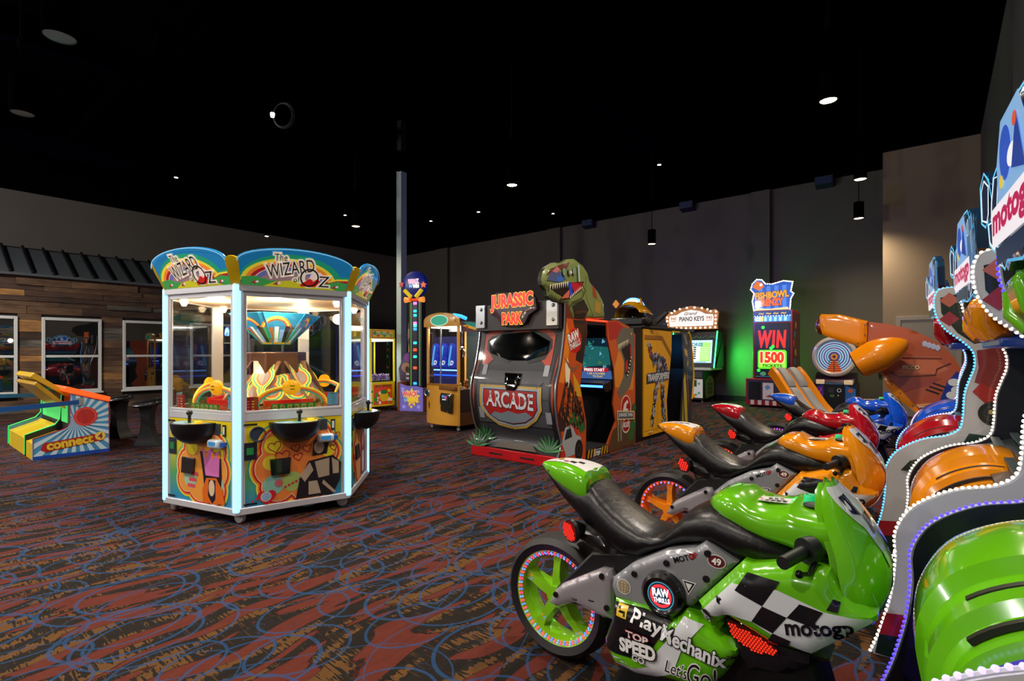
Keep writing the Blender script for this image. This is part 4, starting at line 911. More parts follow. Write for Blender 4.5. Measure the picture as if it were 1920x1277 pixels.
    for sg in (-1, 1):
        MB().prism([(.19, 1.47), (.165, 1.57), (.20, 1.60), (.30, 1.58), (.34, 1.42), (.24, 1.40)], 'y', sg*.24-.11, sg*.24+.11).build('cowl_nostril', C, t, bevel=.03, seg=3)
        MB().tube([(.25, sg*.42, 1.43), (.21, sg*.45, 1.48), (.21, sg*.47, 1.55)], .04, 12).build('cowl_horn', C, t)
    MB().box((.26, -.55, 1.37), (.48, .55, 1.41)).build('light_bar', M('0c2a6a', .3, 0, .25), t, bevel=.01)
    # sign
    half = [(0, 2.20), (.12, 2.19), (.18, 2.12), (.235, 2.14), (.26, 2.03), (.30, 2.05), (.34, 2.02), (.365, 1.93), (.39, 2.03), (.44, 2.08), (.485, 2.03), (.485, 1.86), (.44, 1.83), (.42, 1.86), (.40, 1.74), (.355, 1.70), (.33, 1.73), (.30, 1.64), (.24, 1.60), (.20, 1.63), (.0, 1.60)]
    SGN = half+[(-x, z) for x, z in reversed(half[1:-1])]
    f0 = plane((.235, 0, 0), (.07, -.99, 0), (-.03, 0, 1)); f = lambda x, z, h=0: f0(x, 1.60+(z-1.60)*.76, h+max(0, abs(x)-.29)*.1)
    so = MB().pillow(SGN, f, .006, .02, .05, .035).build('sign_board', M('16324e', .2, coat=.6), t)
    A = Art(.55)
    A.line('5cc8ff', [(x*.985, 1.88+(z-1.88)*.975) for x, z in SGN], .012, True)
    for sg in (-1, 1):
        for q in ([(.385, 2.00), (.43, 2.04), (.465, 2.0), (.465, 1.87), (.415, 1.85), (.395, 1.88)], [(.27, 2.0), (.32, 2.01), (.35, 1.92), (.36, 1.84), (.30, 1.87)], [(.31, 1.83), (.385, 1.83), (.38, 1.75), (.345, 1.72), (.31, 1.75)], [(.19, 2.08), (.225, 2.10), (.24, 2.0), (.20, 2.0)], [(.22, 1.70), (.29, 1.71), (.28, 1.64), (.23, 1.62)]):
            Q = [(sg*x, z) for x, z in q]; A.poly('0a1830', Q).line('dff4ff', Q, .010, True)
    A.poly('7aa8d8', [(-.20, 1.86), (.20, 1.86), (.20, 2.02), (.12, 2.16), (-.12, 2.16), (-.20, 2.02)]).circ('2850b8', -.07, 2.02, .08, .10).circ('e8ecf4', .02, 1.98, .06, .04).circ('d8c030', -.13, 1.93, .025).poly('1a3a90', [(.18, 1.88), (.02, 1.93), (.10, 2.1)]).circ('d05030', .08, 2.08, .025)
    A.poly('e8e4ee', [(-.29, 1.70), (.29, 1.70), (.29, 1.86), (-.29, 1.86)]).text('b01850', 'motogp', 0, 1.78, .11, bold=.045, shear=.1, fit=.53)
    A.poly('0c2038', [(-.22, 1.62), (.22, 1.62), (.22, 1.69), (-.22, 1.69)])
    A.build('sign_print', so, f, h0=.0085, grid=.06)
    MB().prism([(.29, 1.66), (.42, 1.66), (.38, 1.88), (.32, 1.98), (.28, 1.98)], 'y', -.22, .22).build('sign_housing', M('12305c', .3, coat=.4), so, bevel=.015)
    MB().prism([(.30, 1.66), (.52, 1.66), (.34, 1.95)], 'y', -.10, .10).build('sign_bracket', M('0b120f', .4), so)
    return t
ROW = [('green', '63b512', '7fc81a', ('ff2040', '3050ff', 'ff2040', '4060ff'), 'lime green and white arcade racing motorbike nearest the camera', 'racing cabinet with lime green cowl and violet light strips, nearest the camera', '4030ff', '9a88ff', 2, -1.31, 1.97, 0),
       ('orange', 'e08a08', 'f08a10', ('ff3050', '5060ff', 'ff3050', '5060ff'), 'orange and white arcade racing motorbike second from the camera', 'racing cabinet with orange cowl and warm white light strips', 'fff0d8', 'fff0d8', 1, -1.42, 3.50, -.06),
       ('red', 'a80c1c', 'd01a20', ('ff5a20', 'ff7020'), 'red arcade racing motorbike third from the camera', 'racing cabinet with red cowl and blue light strips', '6aa0ff', '3fa8ff', 0, -1.56, 5.02, -.19),
       ('blue', '1050c8', '1848b0', ('ff5030', 'c040ff'), 'blue arcade racing motorbike farthest from the camera', 'racing cabinet with blue cowl and pink white light strip, farthest in the row', 'd8b0ff', 'c8a8ff', 0, -1.44, 6.70, -.14)]
for nm, col, rim, led, lb, lc, l1, l2, det, bx_, by, dx in ROW:
    bike(nm, lb, (bx_, by, 0), col, rim, led, det, 0)
    cabinet(lc, (dx, by, 0), col, l1, l2, det, .57-dx)
# ------------------------------------------------------------------ dinosaur shooter cabinet
t = thing('shooter_cabinet', 'sit-in shooter cabinet with dinosaur head topper and ARCADE shield on its back', 'arcade machine', (-3.4, 5.03, 0)); jp = t
W = -1.36
FR = [(.0, .0), (-.013, .105), (.076, .271), (.005, .479), (-.048, .742), (-.03, .978), (.058, 1.233), (.131, 1.596), (.149, 1.94)]
FRs = spline(FR[1:], 5)
def yf(z):
    for (a, za), (b, zb) in zip(FRs[:-1], FRs[1:]):
        if za <= z <= zb: return a+(b-a)*(z-za)/(zb-za)
    return FRs[0][0] if z < FRs[0][1] else FRs[-1][0]
REAR = [(.30, 1.94), (.62, 1.76), (.635, 1.59), (.513, 1.142), (.473, .932), (.615, .476), (.603, .0)]
prof1 = [(0, 0)]+FRs+REAR
MB().prism(prof1, 'x', W+.02, -.02).build('bench_back', M('202024', .35, coat=.5), t)
TRIM = M('a8acb4', .25, .8)
for x0, x1 in ((W, W+.02), (-.02, 0)):
    MB().prism([(y-.012, z) for y, z in [(0, 0)]+FRs]+REAR, 'x', x0, x1).build('bench_side', M('6a2a14', .4, coat=.4), t)
    MB().tube([((x0+x1)/2, y-.014, z) for y, z in FRs], .011, 6).build('edge_trim', TRIM, t)
fm = lambda x, z, h=0: Vector((x, yf(z)-h, z))
A = Art(0, .45, .15)
A.poly('34353a', [(-1.33, .14), (-.03, .14), (-.03, 1.62), (-1.33, 1.62)])
for z in (.45, .62, .79, .96): A.rect('46484e', -1.25, z, -.11, z+.155)
A.poly('141416', [(-1.33, 1.62), (-1.33, .14), (-1.27, .14), (-1.25, 1.62)]).poly('141416', [(-.03, 1.62), (-.03, .14), (-.09, .14), (-.11, 1.62)])
for x in (-1.31, -.06): A.poly('a03a20', [(x, .6), (x+.02, .85), (x-.005, 1.0), (x+.02, 1.35), (x-.01, 1.2), (x-.015, .8)])
A.poly('b0402a', [(-1.24, 1.58), (-1.12, 1.64), (-.24, 1.64), (-.12, 1.56), (-.14, 1.20), (-.20, 1.17), (-.30, 1.26), (-1.05, 1.26), (-1.17, 1.17), (-1.24, 1.20)]).poly('8a2c1c', [(-1.0, 1.655), (-.4, 1.655), (-.45, 1.61), (-.95, 1.61)])
A.poly('08090b', [(-1.20, 1.50), (-1.14, 1.55), (-.95, 1.60), (-.80, 1.64), (-.76, 1.60), (-.52, 1.60), (-.46, 1.635), (-.26, 1.57), (-.16, 1.50), (-.15, 1.40), (-.20, 1.33), (-.24, 1.26), (-.48, 1.21), (-.53, 1.26), (-.74, 1.26), (-.80, 1.21), (-1.05, 1.25), (-1.12, 1.32), (-1.19, 1.38)])
for x in (-1.20, -.22): A.rect('9aa0a8', x, 1.06, x+.075, 1.19)
for x in (-1.22, -.16): A.rect('8a9098', x, .50, x+.08, .64)
sh = lambda d: [(-1.19+d, .935-d*.8), (-.21-d, .93-d*.8), (-.205-d, .66), (-.30-d*.8, .53+d*.4), (-.48, .42+d), (-.68, .385+d), (-.92, .42+d), (-1.1+d*.8, .53+d*.4), (-1.195+d, .66)]
A.poly('b89a48', sh(0)).poly('9aa4b4', sh(.035)).poly('1e2a3c', sh(.06)).poly('b01c1c', sh(.075)).poly('7a8a96', [(-1.02, .55), (-.95, .60), (-.85, .58), (-.72, .62), (-.58, .59), (-.45, .62), (-.36, .57), (-.48, .50), (-.68, .465), (-.9, .49)])
A.line('b01c1c', [(-1.12, .82), (-.28, .80)], .02)
A.text('d4d8e0', 'ARCADE', -.70, .755, .19, rot=-.03, bold=.03, out='141820', ow=.03, fit=.74)
A.line('55585e', [(-1.2, 1.0), (-.95, .8)], .012).line('55585e', [(-.2, 1.0), (-.45, .75)], .012).line('19191c', [(-.70, .40), (-.72, .2)], .01)
for x, z, s_, c in ((-1.2, .30, 1, '2a5a34'), (-.16, .26, -1, '2e6a3c'), (-1.28, .22, 1, '1f4a28')):
    for i in range(9):
        a = PI*(.08+.84*i/8); L = .22; A.poly(c if i % 2 else '3a7a46', [(x, z-.1), (x+L*.6*math.cos(a-.12), z-.1+L*.6*math.sin(a-.12)), (x+L*math.cos(a), z-.1+L*math.sin(a)), (x+L*.6*math.cos(a+.12), z-.1+L*.6*math.sin(a+.12))])
A.poly('5a5048', [(-1.0, .15), (-.3, .15), (-.4, .22), (-.9, .21)])
A.build('back_print', t, fm, grid=.06, step=.0008)
MB().pillow([(-1.16, 1.48), (-.95, 1.58), (-.46, 1.60), (-.2, 1.48), (-.22, 1.33), (-.5, 1.25), (-.8, 1.25), (-1.12, 1.34)], lambda x, z, h=0: Vector((x, yf(z)-.022-h, z)), .002, .02, .06, .01).build('window_visor', M('040506', .04, coat=1), t)
MB().pillow([(-.80, 1.09), (-.54, 1.085), (-.545, 1.0), (-.575, .90), (-.62, .875), (-.74, .88), (-.78, .95)], lambda x, z, h=0: Vector((x, yf(z)-.02-h, z)), .02, .02, .03, .03).build('handle_shell', M('050607', .05, coat=1), t)
rb = MB().box((W-.01, -.035, 0), (.0, .05, .125)).build('base_kick', M('c0141c', .3, coat=.4), t, bevel=.006)
for x in (-1.05, -.55): MB().box((x, -.038, .05), (x+.22, -.03, .07)).build('base_slot', BLACKM, rb)
# sign
sgn = MB().box((W+.02, .03, 1.62), (-.02, .10, 1.96)).build('sign_box', M('221a20', .4), t, bevel=.006)
for x0 in (W+.04, -.18): 
    br = MB().box((x0, -.0, 1.66), (x0+.16, .03, 1.96)).build('metal_bracket', M('aeb2b8', .3, .8), t, bevel=.004)
    for z in (1.73, 1.90): MB().lathe([(0, -.018), (.016, -.014), (.024, -.0)], (x0+.10, 0, z), 'y', 14).build('bolt', M('707478', .3, .9), br)
lp = [(-1.05, 1.84), (-1.0, 2.06), (-.92, 2.10), (-.40, 2.08), (-.32, 2.0), (-.30, 1.86), (-.42, 1.80), (-.48, 1.70), (-.60, 1.66), (-.84, 1.67), (-.92, 1.78)]
f = lambda x, z, h=0: Vector((x, -.03-h, z))
lg = MB().pillow(lp, f, .012, .02, .05, .05).build('logo_plate', M('4a3a46', .2, .2, coat=.7), t)
A = Art(.55); A.text('e01818', 'JURASSIC', -.68, 1.965, .20, bold=.05, out='f0c030', ow=.035, fit=.66, rot=.02).text('e01818', 'PARK', -.67, 1.765, .13, bold=.05, out='f0c030', ow=.04, fit=.30)
A.build('logo_letters', lg, lambda x, z, h=0: f(x, z, h+.013))
# dinosaur head cut-out
DN = [(-.335, 2.159), (-.314, 2.24), (-.253, 2.296), (-.085, 2.378), (.061, 2.385), (.181, 2.451), (.338, 2.477), (.534, 2.42), (.652, 2.338), (.669, 2.25), (.882, 2.145), (1.039, 2.01), (1.067, 1.787), (.618, 1.765), (.3, 1.75), (.166, 1.919), (-.042, 1.929), (-.219, 1.98), (-.24, 2.042), (-.321, 2.098)]
for xx in (-.01,):
    f = lambda y, z, h=0, xx=xx: Vector((xx+h, y, z))
    dn = MB().pillow(DN, f, .035, .10, .03, .05, M('7c8a4a', .4, coat=.5), M('2a2c20', .5)).build('dinosaur_head', None, t)
    g_ = lambda y, z, h=0, f=f: f(y, z, hround(dist_poly((y, z), DN) if inside((y, z), DN) else 0, .035, .10)+h)
    if xx > -.5:
        A = Art(0, .25, .7)
        A.poly('7c8a4c', [(.55, 2.3), (.64, 2.3), (.66, 2.22), (.85, 2.12), (.98, 2.0), (1.03, 1.82), (.75, 1.79), (.62, 1.95), (.55, 2.05)]).poly('2c2620', [(.25, 1.9), (.5, 2.0), (.62, 1.88), (.55, 1.78), (.32, 1.77)]).poly('9a4a28', [(.7, 2.2), (.8, 2.15), (.82, 2.02), (.72, 2.05)]).poly('b08a3a', [(.78, 2.0), (.92, 1.98), (.9, 1.84), (.76, 1.86)])
        A.poly('6a3a34', [(-.29, 2.2), (-.2, 2.29), (.0, 2.36), (.2, 2.42), (.12, 2.33), (-.1, 2.28)]).poly('55608a', [(-.28, 2.15), (-.2, 2.25), (.05, 2.28), (.1, 2.2), (-.1, 2.15)]).poly('3a70c8', [(-.12, 2.19), (.02, 2.23), (.05, 2.18), (-.05, 2.15)]).poly('c87a78', [(-.18, 2.26), (-.08, 2.33), (-.02, 2.30), (-.1, 2.25)])
        A.poly('201214', [(-.25, 2.096), (-.05, 2.13), (.121, 2.165), (.212, 2.175), (.50, 2.215), (.434, 2.10), (.181, 1.985), (-.02, 1.955), (.04, 2.003), (-.10, 2.035)]).poly('c02030', [(.2, 2.17), (.49, 2.20), (.42, 2.10), (.28, 2.05)]).poly('d86a58', [(.0, 1.965), (.16, 1.99), (.19, 2.1), (.08, 2.03)]).poly('2a48d0', [(.14, 2.16), (.22, 2.17), (.24, 2.03), (.19, 2.0)])
        for i in range(9): y = -.23+i*.042; z = 2.095+i*.0085; A.poly('f0e6c8', [(y, z+.01), (y+.032, z+.016), (y+.012, z-.055)])
        for i in range(9): y = .17+i*.032; z = 1.985+i*.018; A.poly('f0e6c8', [(y, z-.005), (y+.024, z+.008), (y+.008, z+.045)])
        for y, z in ((.04, 2.28), (.16, 2.30), (.25, 2.32)): A.circ('8a9a80', y, z, .035, .045)
        A.circ('f0f0e0', .18, 2.29, .02).poly('b0d4e8', [(.33, 2.40), (.36, 2.40), (.38, 2.2), (.35, 2.2)]).line('3a4424', [(.40, 2.2), (.5, 2.1), (.42, 2.0), (.2, 1.93)], .02)
        A.build('head_print', dn, g_, grid=.04, h0=.004)
# roof, screen unit, floor
MB().box((W+.02, .5, 1.70), (-.02, 1.16, 1.76)).build('canopy', M('1a1a20', .4), t)
MB().box((-.03, .60, 1.745), (.0, 1.15, 1.765)).build('red_light_bar', LED('ff3018', 3), t)
P2 = [(1.139, 1.763), (1.139, 1.559), (1.328, 1.098), (1.352, .865), (1.304, .636), (1.377, .396), (1.139, .125), (1.125, 0), (1.975, 0), (1.975, 1.603), (1.75, 1.72), (1.401, 1.787)]
MB().prism([(1.15, 1.75), (1.22, 1.55), (1.36, 1.0), (1.44, .85), (1.46, .0), (1.95, 0), (1.95, 1.6), (1.4, 1.77)], 'x', W+.02, -.02).build('screen_unit', M('0a0a10', .4), t)
for x0, x1 in ((W, W+.02), (-.02, 0)): MB().prism(P2, 'x', x0, x1).build('screen_side', M('b04a20', .4, coat=.4), t)
ey = Vector((0, -.14, .53)).normalized()
f = plane((W/2, 1.365, .98), (1, 0, 0), ey)
A = Art(.9); A.rect('0c2430', -.64, 0, .64, .58).poly('1c5a58', [(-.64, .1), (.64, .2), (.64, .45), (.0, .5), (-.64, .4)])
rg = random.Random(9)
for i in range(60): x, y = rg.uniform(-.6, .58), rg.uniform(.14, .52); A.poly(rg.choice(('2a7a6a', '3a90a8', '4a6a30', '1a3a60', '6aa0b8')), [(x, y), (x+rg.uniform(.02, .07), y+.02), (x+.02, y+rg.uniform(.02, .07))])
A.poly('3a5a90', [(-.64, 0), (.64, 0), (.64, .12), (-.64, .08)]).rect('a01828', .2, .10, .6, .16).text('ffffff', 'PRESS START', .38, .13, .04, bold=.02).text('e8c020', '1 OR 2 PLAYERS', .40, .075, .028, bold=.01).text('e8c020', 'TO PLAY', .42, .035, .028, bold=.01)
A.build('screen', t, f)
MB().prism([(1.10, .93), (1.36, .97), (1.36, .84), (1.18, .80), (1.08, .86)], 'x', W+.02, -.03).build('gun_shelf', M('101018', .3), t, bevel=.01)
MB().box((W+.05, 1.075, .875), (-.035, 1.085, .905)).build('blue_light_bar', LED('3a78ff', 4), t)
MB().box((W, .55, 0), (.0, 1.2, .12)).build('floor_step', M('26262a', .5), t)
A = Art(); A.rect('1a1a1c', .62, .01, 1.13, .118)
for y in (.63, .70, .77, .97, 1.04, 1.11): A.poly('d8a810', [(y, .012), (y+.03, .012), (min(y+.065, 1.13), .116), (min(y+.035, 1.125), .116)])
A.text('f0f0f0', 'WATCH YOUR', .875, .092, .02, bold=.02).text('f0f0f0', 'STEP', .875, .045, .05, bold=.04)
A.build('step_print', t, FACE_PX((.0005, 0, 0)))
mb = MB()
for i in range(7):
    for j in range(6): mb.ell((-.04-.05*i, .66+.08*j, .122), (.012, .02, .004), None, 6, 3)
mb.build('tread_bumps', M('55585c', .3, .7), t, kind='stuff')
# side prints
A = Art(0, .3, .5); S = FACE_PX((.0005, 0, 0))
pin = lambda y0, y1, z0, z1: None
A.poly('c8501c', [(.02, .13), (.085, .27), (.015, .48), (-.035, .74), (-.02, .98), (.07, 1.23), (.14, 1.59), (.16, 1.75), (.60, 1.74), (.62, 1.59), (.50, 1.14), (.46, .93), (.60, .48), (.59, .01), (.02, .01)])
A.poly('e8842a', [(.16, 1.72), (.14, 1.5), (.07, 1.23), (.0, 1.0), (.10, .98), (.18, 1.2), (.25, 1.5)]).poly('241c1c', [(.30, 1.74), (.60, 1.74), (.62, 1.59), (.52, 1.2), (.36, 1.25), (.40, 1.45)]).poly('d8a020', [(.30, 1.1), (.46, .93), (.50, .80), (.35, .82)])
A.poly('3a2622', [(-.02, .62), (.14, 1.02), (.24, 1.02), (.40, .80), (.55, .58), (.58, .40), (.03, .42)]).poly('f4ecc8', [(.14, 1.0), (.13, 1.2), (.18, 1.28), (.24, 1.15), (.22, .98), (.19, .92)]).poly('c84a18', [(.10, .7), (.15, .95), (.18, .90), (.16, .7)]).poly('c84a18', [(.22, .65), (.24, .9), (.28, .8), (.27, .6)])
for y, z, r in ((.28, .55, .09), (.40, .50, .1), (.50, .42, .09), (.30, .42, .08)): A.star('2e6a34', y, z, r, 9, .6)
A.poly('8a5a40', [(.10, 1.30), (.20, 1.22), (.32, 1.14), (.30, 1.10), (.20, 1.17)]).poly('8a5a40', [(.32, 1.16), (.46, 1.22), (.34, 1.10)])
A.poly('a8b0b4', [(.06, .30), (.13, .46), (.28, .48), (.36, .36), (.48, .30), (.50, .12), (.10, .10)]).poly('20262a', [(.11, .31), (.16, .43), (.25, .44), (.28, .33)]).poly('c83018', [(.02, .12), (.06, .28), (.14, .14), (.10, .02)]).poly('c83018', [(.28, .47), (.36, .46), (.42, .34), (.37, .34)]).circ('17181a', .43, .15, .09, .13).ring('3a3e42', .43, .15, .04, .05, ky=1.4)
A.circ('e01818', .34, 1.49, .15).ring('8a0c0c', .34, 1.49, .12, .132).text('f4f4f4', 'RAW', .31, 1.54, .105, rot=.35, bold=.05, out='101014', ow=.05, fit=.24).text('f4f4f4', 'THRILLS', .34, 1.44, .07, rot=.35, bold=.03, out='101014', ow=.06, fit=.25)
rg = random.Random(12)
for i in range(90):
    y, z = rg.uniform(.0, .56), rg.uniform(.45, 1.0)
    if inside((y, z), [(-.0, .62), (.14, 1.0), (.24, 1.0), (.40, .80), (.54, .58), (.56, .44), (.04, .46)]): A.poly(rg.choice(('5a3428', '2a1a18', '8a4a28', 'c86a28', '4a3a34')), [(y, z), (y+.02, z-.03), (y+.035, z+.01), (y+.01, z+.03)])
A.build('bench_side_print', t, S)
A = Art(0, .3, .5)
A.poly('c85a28', [(y*.985+.022, z*.985+.012) for y, z in P2]).poly('e08a30', [(1.33, 1.12), (1.36, .87), (1.9, .8), (1.95, 1.2), (1.7, 1.5), (1.45, 1.35)]).poly('b02c28', [(1.16, 1.74), (1.4, 1.77), (1.95, 1.58), (1.95, 1.4), (1.5, 1.55), (1.2, 1.5)])
A.poly('6a685c', [(1.40, 1.52), (1.52, 1.66), (1.62, 1.70), (1.80, 1.68), (1.90, 1.70), (1.93, 1.55), (1.92, 1.1), (1.80, .85), (1.5, .70), (1.42, .80), (1.60, 1.0), (1.62, 1.2), (1.56, 1.30), (1.48, 1.38), (1.42, 1.42)]).poly('1a1214', [(1.52, 1.42), (1.66, 1.50), (1.82, 1.46), (1.84, 1.15), (1.72, .98), (1.64, 1.05), (1.64, 1.25), (1.58, 1.33)]).poly('c02428', [(1.66, 1.05), (1.74, 1.12), (1.72, 1.25), (1.66, 1.2)]).poly('c02428', [(1.80, 1.42), (1.85, 1.45), (1.86, 1.2), (1.82, 1.25)])
for i in range(7): y = 1.44+i*.045; z = 1.45+.012*i; A.poly('e8dcb8', [(y, z), (y+.036, z+.008), (y+.014, z-.09)])
for i in range(6): y = 1.70+i*.022; z = 1.0+i*.05; A.poly('e8dcb8', [(y+.03, z), (y+.04, z+.035), (y-.01, z+.03)])
A.circ('e8c030', 1.83, 1.61, .018).poly('5a4024', [(1.15, .02), (1.95, .02), (1.95, .3), (1.6, .38), (1.3, .3), (1.17, .12)])
for y, z, r in ((1.88, .30, .12), (1.82, .16, .11), (1.92, .55, .08)): A.star('2e6a34', y, z, r, 10, .55) if y+r < 2.03 else None
for q in ((1.42, .30), (1.50, .28)): A.poly('8a8a78', [(q[0], .12), (q[0]+.04, .12), (q[0]+.03, .42), (q[0]-.01, .42)])
A.circ('e8e0d0', 1.66, .56, .155, .185).circ('b01c20', 1.66, .56, .14, .17).poly('e0e0e0', [(1.56, .50), (1.60, .62), (1.70, .68), (1.74, .63), (1.68, .62), (1.66, .56), (1.74, .54), (1.66, .50), (1.60, .48)]).poly('d8c890', [(1.40, .55), (1.92, .50), (1.92, .38), (1.40, .42)]).poly('5a6068', [(1.42, .53), (1.90, .485), (1.90, .395), (1.42, .435)]).text('e4e8ec', 'JURASSIC PARK', 1.66, .462, .06, rot=-.085, bold=.02, fit=.43).circ('d8d0c0', 1.66, .31, .12, .10).circ('9a1a20', 1.66, .32, .105, .085).text('f0f0f0', 'ARCADE', 1.66, .33, .07, bold=.03, fit=.18)
A.build('screen_side_print', t, S)

# ------------------------------------------------------------------ robot shooter cabinet
t = thing('shooter_cabinet', 'yellow sided sit-in shooter cabinet reading TRANSFORMERS with gold helmet topper', 'arcade machine', (-3.45, 7.06, 0)); W = -1.25
YEL = M('f0b018', .35, coat=.4)
Y1 = [(.34, .06), (.34, 1.70), (1.41, 1.69), (1.40, 1.38), (1.33, 1.06), (1.20, .55), (1.25, .06)]
MB().box((W, .02, .0), (-.02, .36, 1.72)).build('back_housing', M('08080b', .35, coat=.3), t, bevel=.008)
MB().prism([(.35, .0), (.35, 1.70), (1.25, 1.70), (1.2, 1.2), (1.10, .9), (1.15, 0)], 'x', W+.02, -.025).build('screen_unit', M('07070c', .4), t)
for x0 in (W, -.02): MB().prism(Y1, 'x', x0, x0+.02).build('side_panel', YEL, t)
Y2 = [(1.86, 1.68), (2.10, 1.70), (2.24, 1.66), (2.33, 1.40), (2.40, .95), (2.33, .5), (2.31, .02), (1.78, .02), (1.87, .55), (1.96, 1.06), (1.90, 1.4)]
for x0 in (W, -.02): MB().prism(Y2, 'x', x0, x0+.02).build('bench_side', M('3a3c44', .35, coat=.4), t)
MB().prism([(1.95, .02), (2.0, .5), (2.08, 1.05), (2.0, 1.66), (2.22, 1.64), (2.31, 1.38), (2.38, .95), (2.31, .5), (2.29, .02)], 'x', W+.02, -.02).build('bench_back', M('0c0c12', .4), t)
MB().tube([(-.008, y, z) for y, z in spline([(2.20, 1.70), (2.29, 1.58), (2.35, 1.35), (2.43, .95), (2.40, .7), (2.34, .5)], 4)], .022, 8).build('yellow_edge', M('e8b010', .35, 0, .1), t)
MB().box((W, .3, 1.70), (0, 2.15, 1.76)).build('canopy', M('09090d', .4), t, bevel=.02)
MB().box((W, 1.2, 0), (-.02, 1.95, .10)).build('floor_step', M('101014', .5), t)
MB().box((-.004, 1.42, 1.685), (.004, 1.75, 1.70)).build('canopy_trim', M('e8b010', .35, 0, .2), t)
f = plane((-.35, 1.47, 1.3), (1, .2, 0), (0, 0, 1)); dm = MB().pillow([(-.22, 0), (0, .26), (.22, .03), (0, -.26)], f, .01, .03, .08, .02).build('lit_diamond', M('4aa0f0', .3, 0, 1.6), t)
Art(2).poly('c8ecff', [(-.12, .02), (0, .14), (.12, .03), (0, -.12)]).build('diamond_glow', dm, lambda x, y, h=0: f(x, y, h+.011))
A = Art(0, .3, .5)
A.line('a86a0c', [(.36, 1.58), (1.02, 1.58), (1.38, 1.30)], .06).line('8a520a', [(.36, 1.545), (1.0, 1.545), (1.37, 1.26)], .018)
A.line('c08a10', [(.36, .14), (1.2, .13)], .012).line('b07c0c', [(.82, .07), (.82, 1.68)], .006)
rg = random.Random(21)
def shards(A, path, w, n, cols):        # plain stand-in for the printed figure: a band of small metal-coloured chips
    for i in range(n):
        k = rg.random()*(len(path)-1); j = int(k); q = k-j; x = path[j][0]*(1-q)+path[j+1][0]*q+rg.uniform(-w, w); y = path[j][1]*(1-q)+path[j+1][1]*q+rg.uniform(-.03, .03); s_ = rg.uniform(.02, .055); a = rg.uniform(0, 6)
        A.poly(rg.choice(cols), [(x+s_*math.cos(a), y+s_*math.sin(a)), (x+s_*.6*math.cos(a+1.7), y+s_*.9*math.sin(a+1.7)), (x+s_*math.cos(a+3), y+s_*math.sin(a+3)), (x+s_*.5*math.cos(a+4.6), y+s_*.8*math.sin(a+4.6))])
CB = ('1a2438', '2c4a80', 'a8b4c4', '10141c', '4a70b0', '6a7484', '8a1c24', 'c8d0dc')
for P_, w_, n_ in (([(.80, 1.30), (.92, 1.15), (.98, .98)], .13, 70), ([(.50, 1.48), (.60, 1.30), (.72, 1.15)], .04, 26), ([(.82, .90), (.70, .55), (.60, .20)], .055, 50), ([(1.0, .90), (1.04, .55), (1.08, .24)], .055, 50), ([(1.05, 1.25), (1.15, 1.05)], .05, 18)): shards(A, P_, w_*1.1, int(n_*1.7), CB)
A.poly('1c3860', [(.42, 1.02), (1.27, 1.05), (1.25, .90), (.42, .87)]).text('e4eaf2', 'TRANSFORMERS', .85, .96, .10, rot=.025, bold=.04, out='203860', ow=.05, fit=.80).rect('c8d0dc', .70, .888, 1.15, .896)
A.rect('f0d8a0', .50, .10, .62, .125)
A.build('side_print', t, FACE_PX((.0005, 0, 0)))
A = Art(0, .3, .5)
A.poly('6a7078', [(1.90, 1.66), (2.08, 1.68), (2.12, 1.50), (1.98, 1.48)]).poly('d8b828', [(1.95, 1.42), (2.10, 1.38), (2.16, 1.15), (2.12, 1.08), (2.0, 1.28)]).poly('2a4a68', [(1.98, 1.05), (2.3, 1.1), (2.36, .95), (2.3, .6), (2.15, .9)]).poly('d8c040', [(1.92, .85), (2.0, 1.0), (2.08, .6), (2.12, .1), (2.0, .08), (1.95, .5)]).poly('c8ae30', [(1.84, .05), (1.94, .05), (1.90, .6)]).poly('8a5a20', [(2.05, 1.0), (2.12, .95), (2.18, .5), (2.14, .3)]).poly('1a2028', [(2.0, 1.30), (2.12, 1.25), (2.10, 1.12)])
for i in range(5): A.circ('b0b8c0', 1.98+.02*i, 1.62-.03*i, .02, n=8)
A.build('bench_print', t, FACE_PX((.0005, 0, 0)))
# helmet topper (generic)
tp = MB().box((-.55, .30, 1.76), (.0, .85, 1.88)).build('topper_base', M('0a0c12', .3, coat=.4), t, bevel=.02)
hl = MB(); rings = []
for i in range(13):
    a = PI*i/12*.86+.05; cx, cz = math.cos(a), math.sin(a)
    rings.append([(-.27-.22*cx+.0, y, 1.86+z*cz+.02) for y, z in ((.32, .20), (.40, .26), (.62, .27), (.80, .20), (.82, .15), (.62, .21), (.40, .20))])
hl.loft(rings, None, True, True).build('helmet', M('e8a808', .2, .2, coat=.8), tp, sharp=45)
MB().ell((-.27, .6, 1.86), (.19, .2, .19)).build('visor', M('050509', .15, coat=.8), tp)
MB().prism([(-.16, 2.06), (-.12, 2.07), (-.17, 2.20)], 'y', .55, .6).build('crest', M('e8a808', .2, .2, coat=.8), tp)
MB().prism([(-.02, 1.77), (.10, 1.77), (.30, 1.94), (.28, 1.97)], 'y', .5, .58).build('horn', M('0a0a0e', .3), tp)
MB().prism([(-.62, 2.12), (-.56, 2.19), (-.50, 2.12), (-.56, 2.05)], 'y', .50, .52).build('diamond_finial', M('e08a10', .3, 0, .2), tp)
MB().tube([(-.56, .51, 2.06), (-.5, .55, 1.87)], .008, 6).build('finial_stem', BLACK, tp)

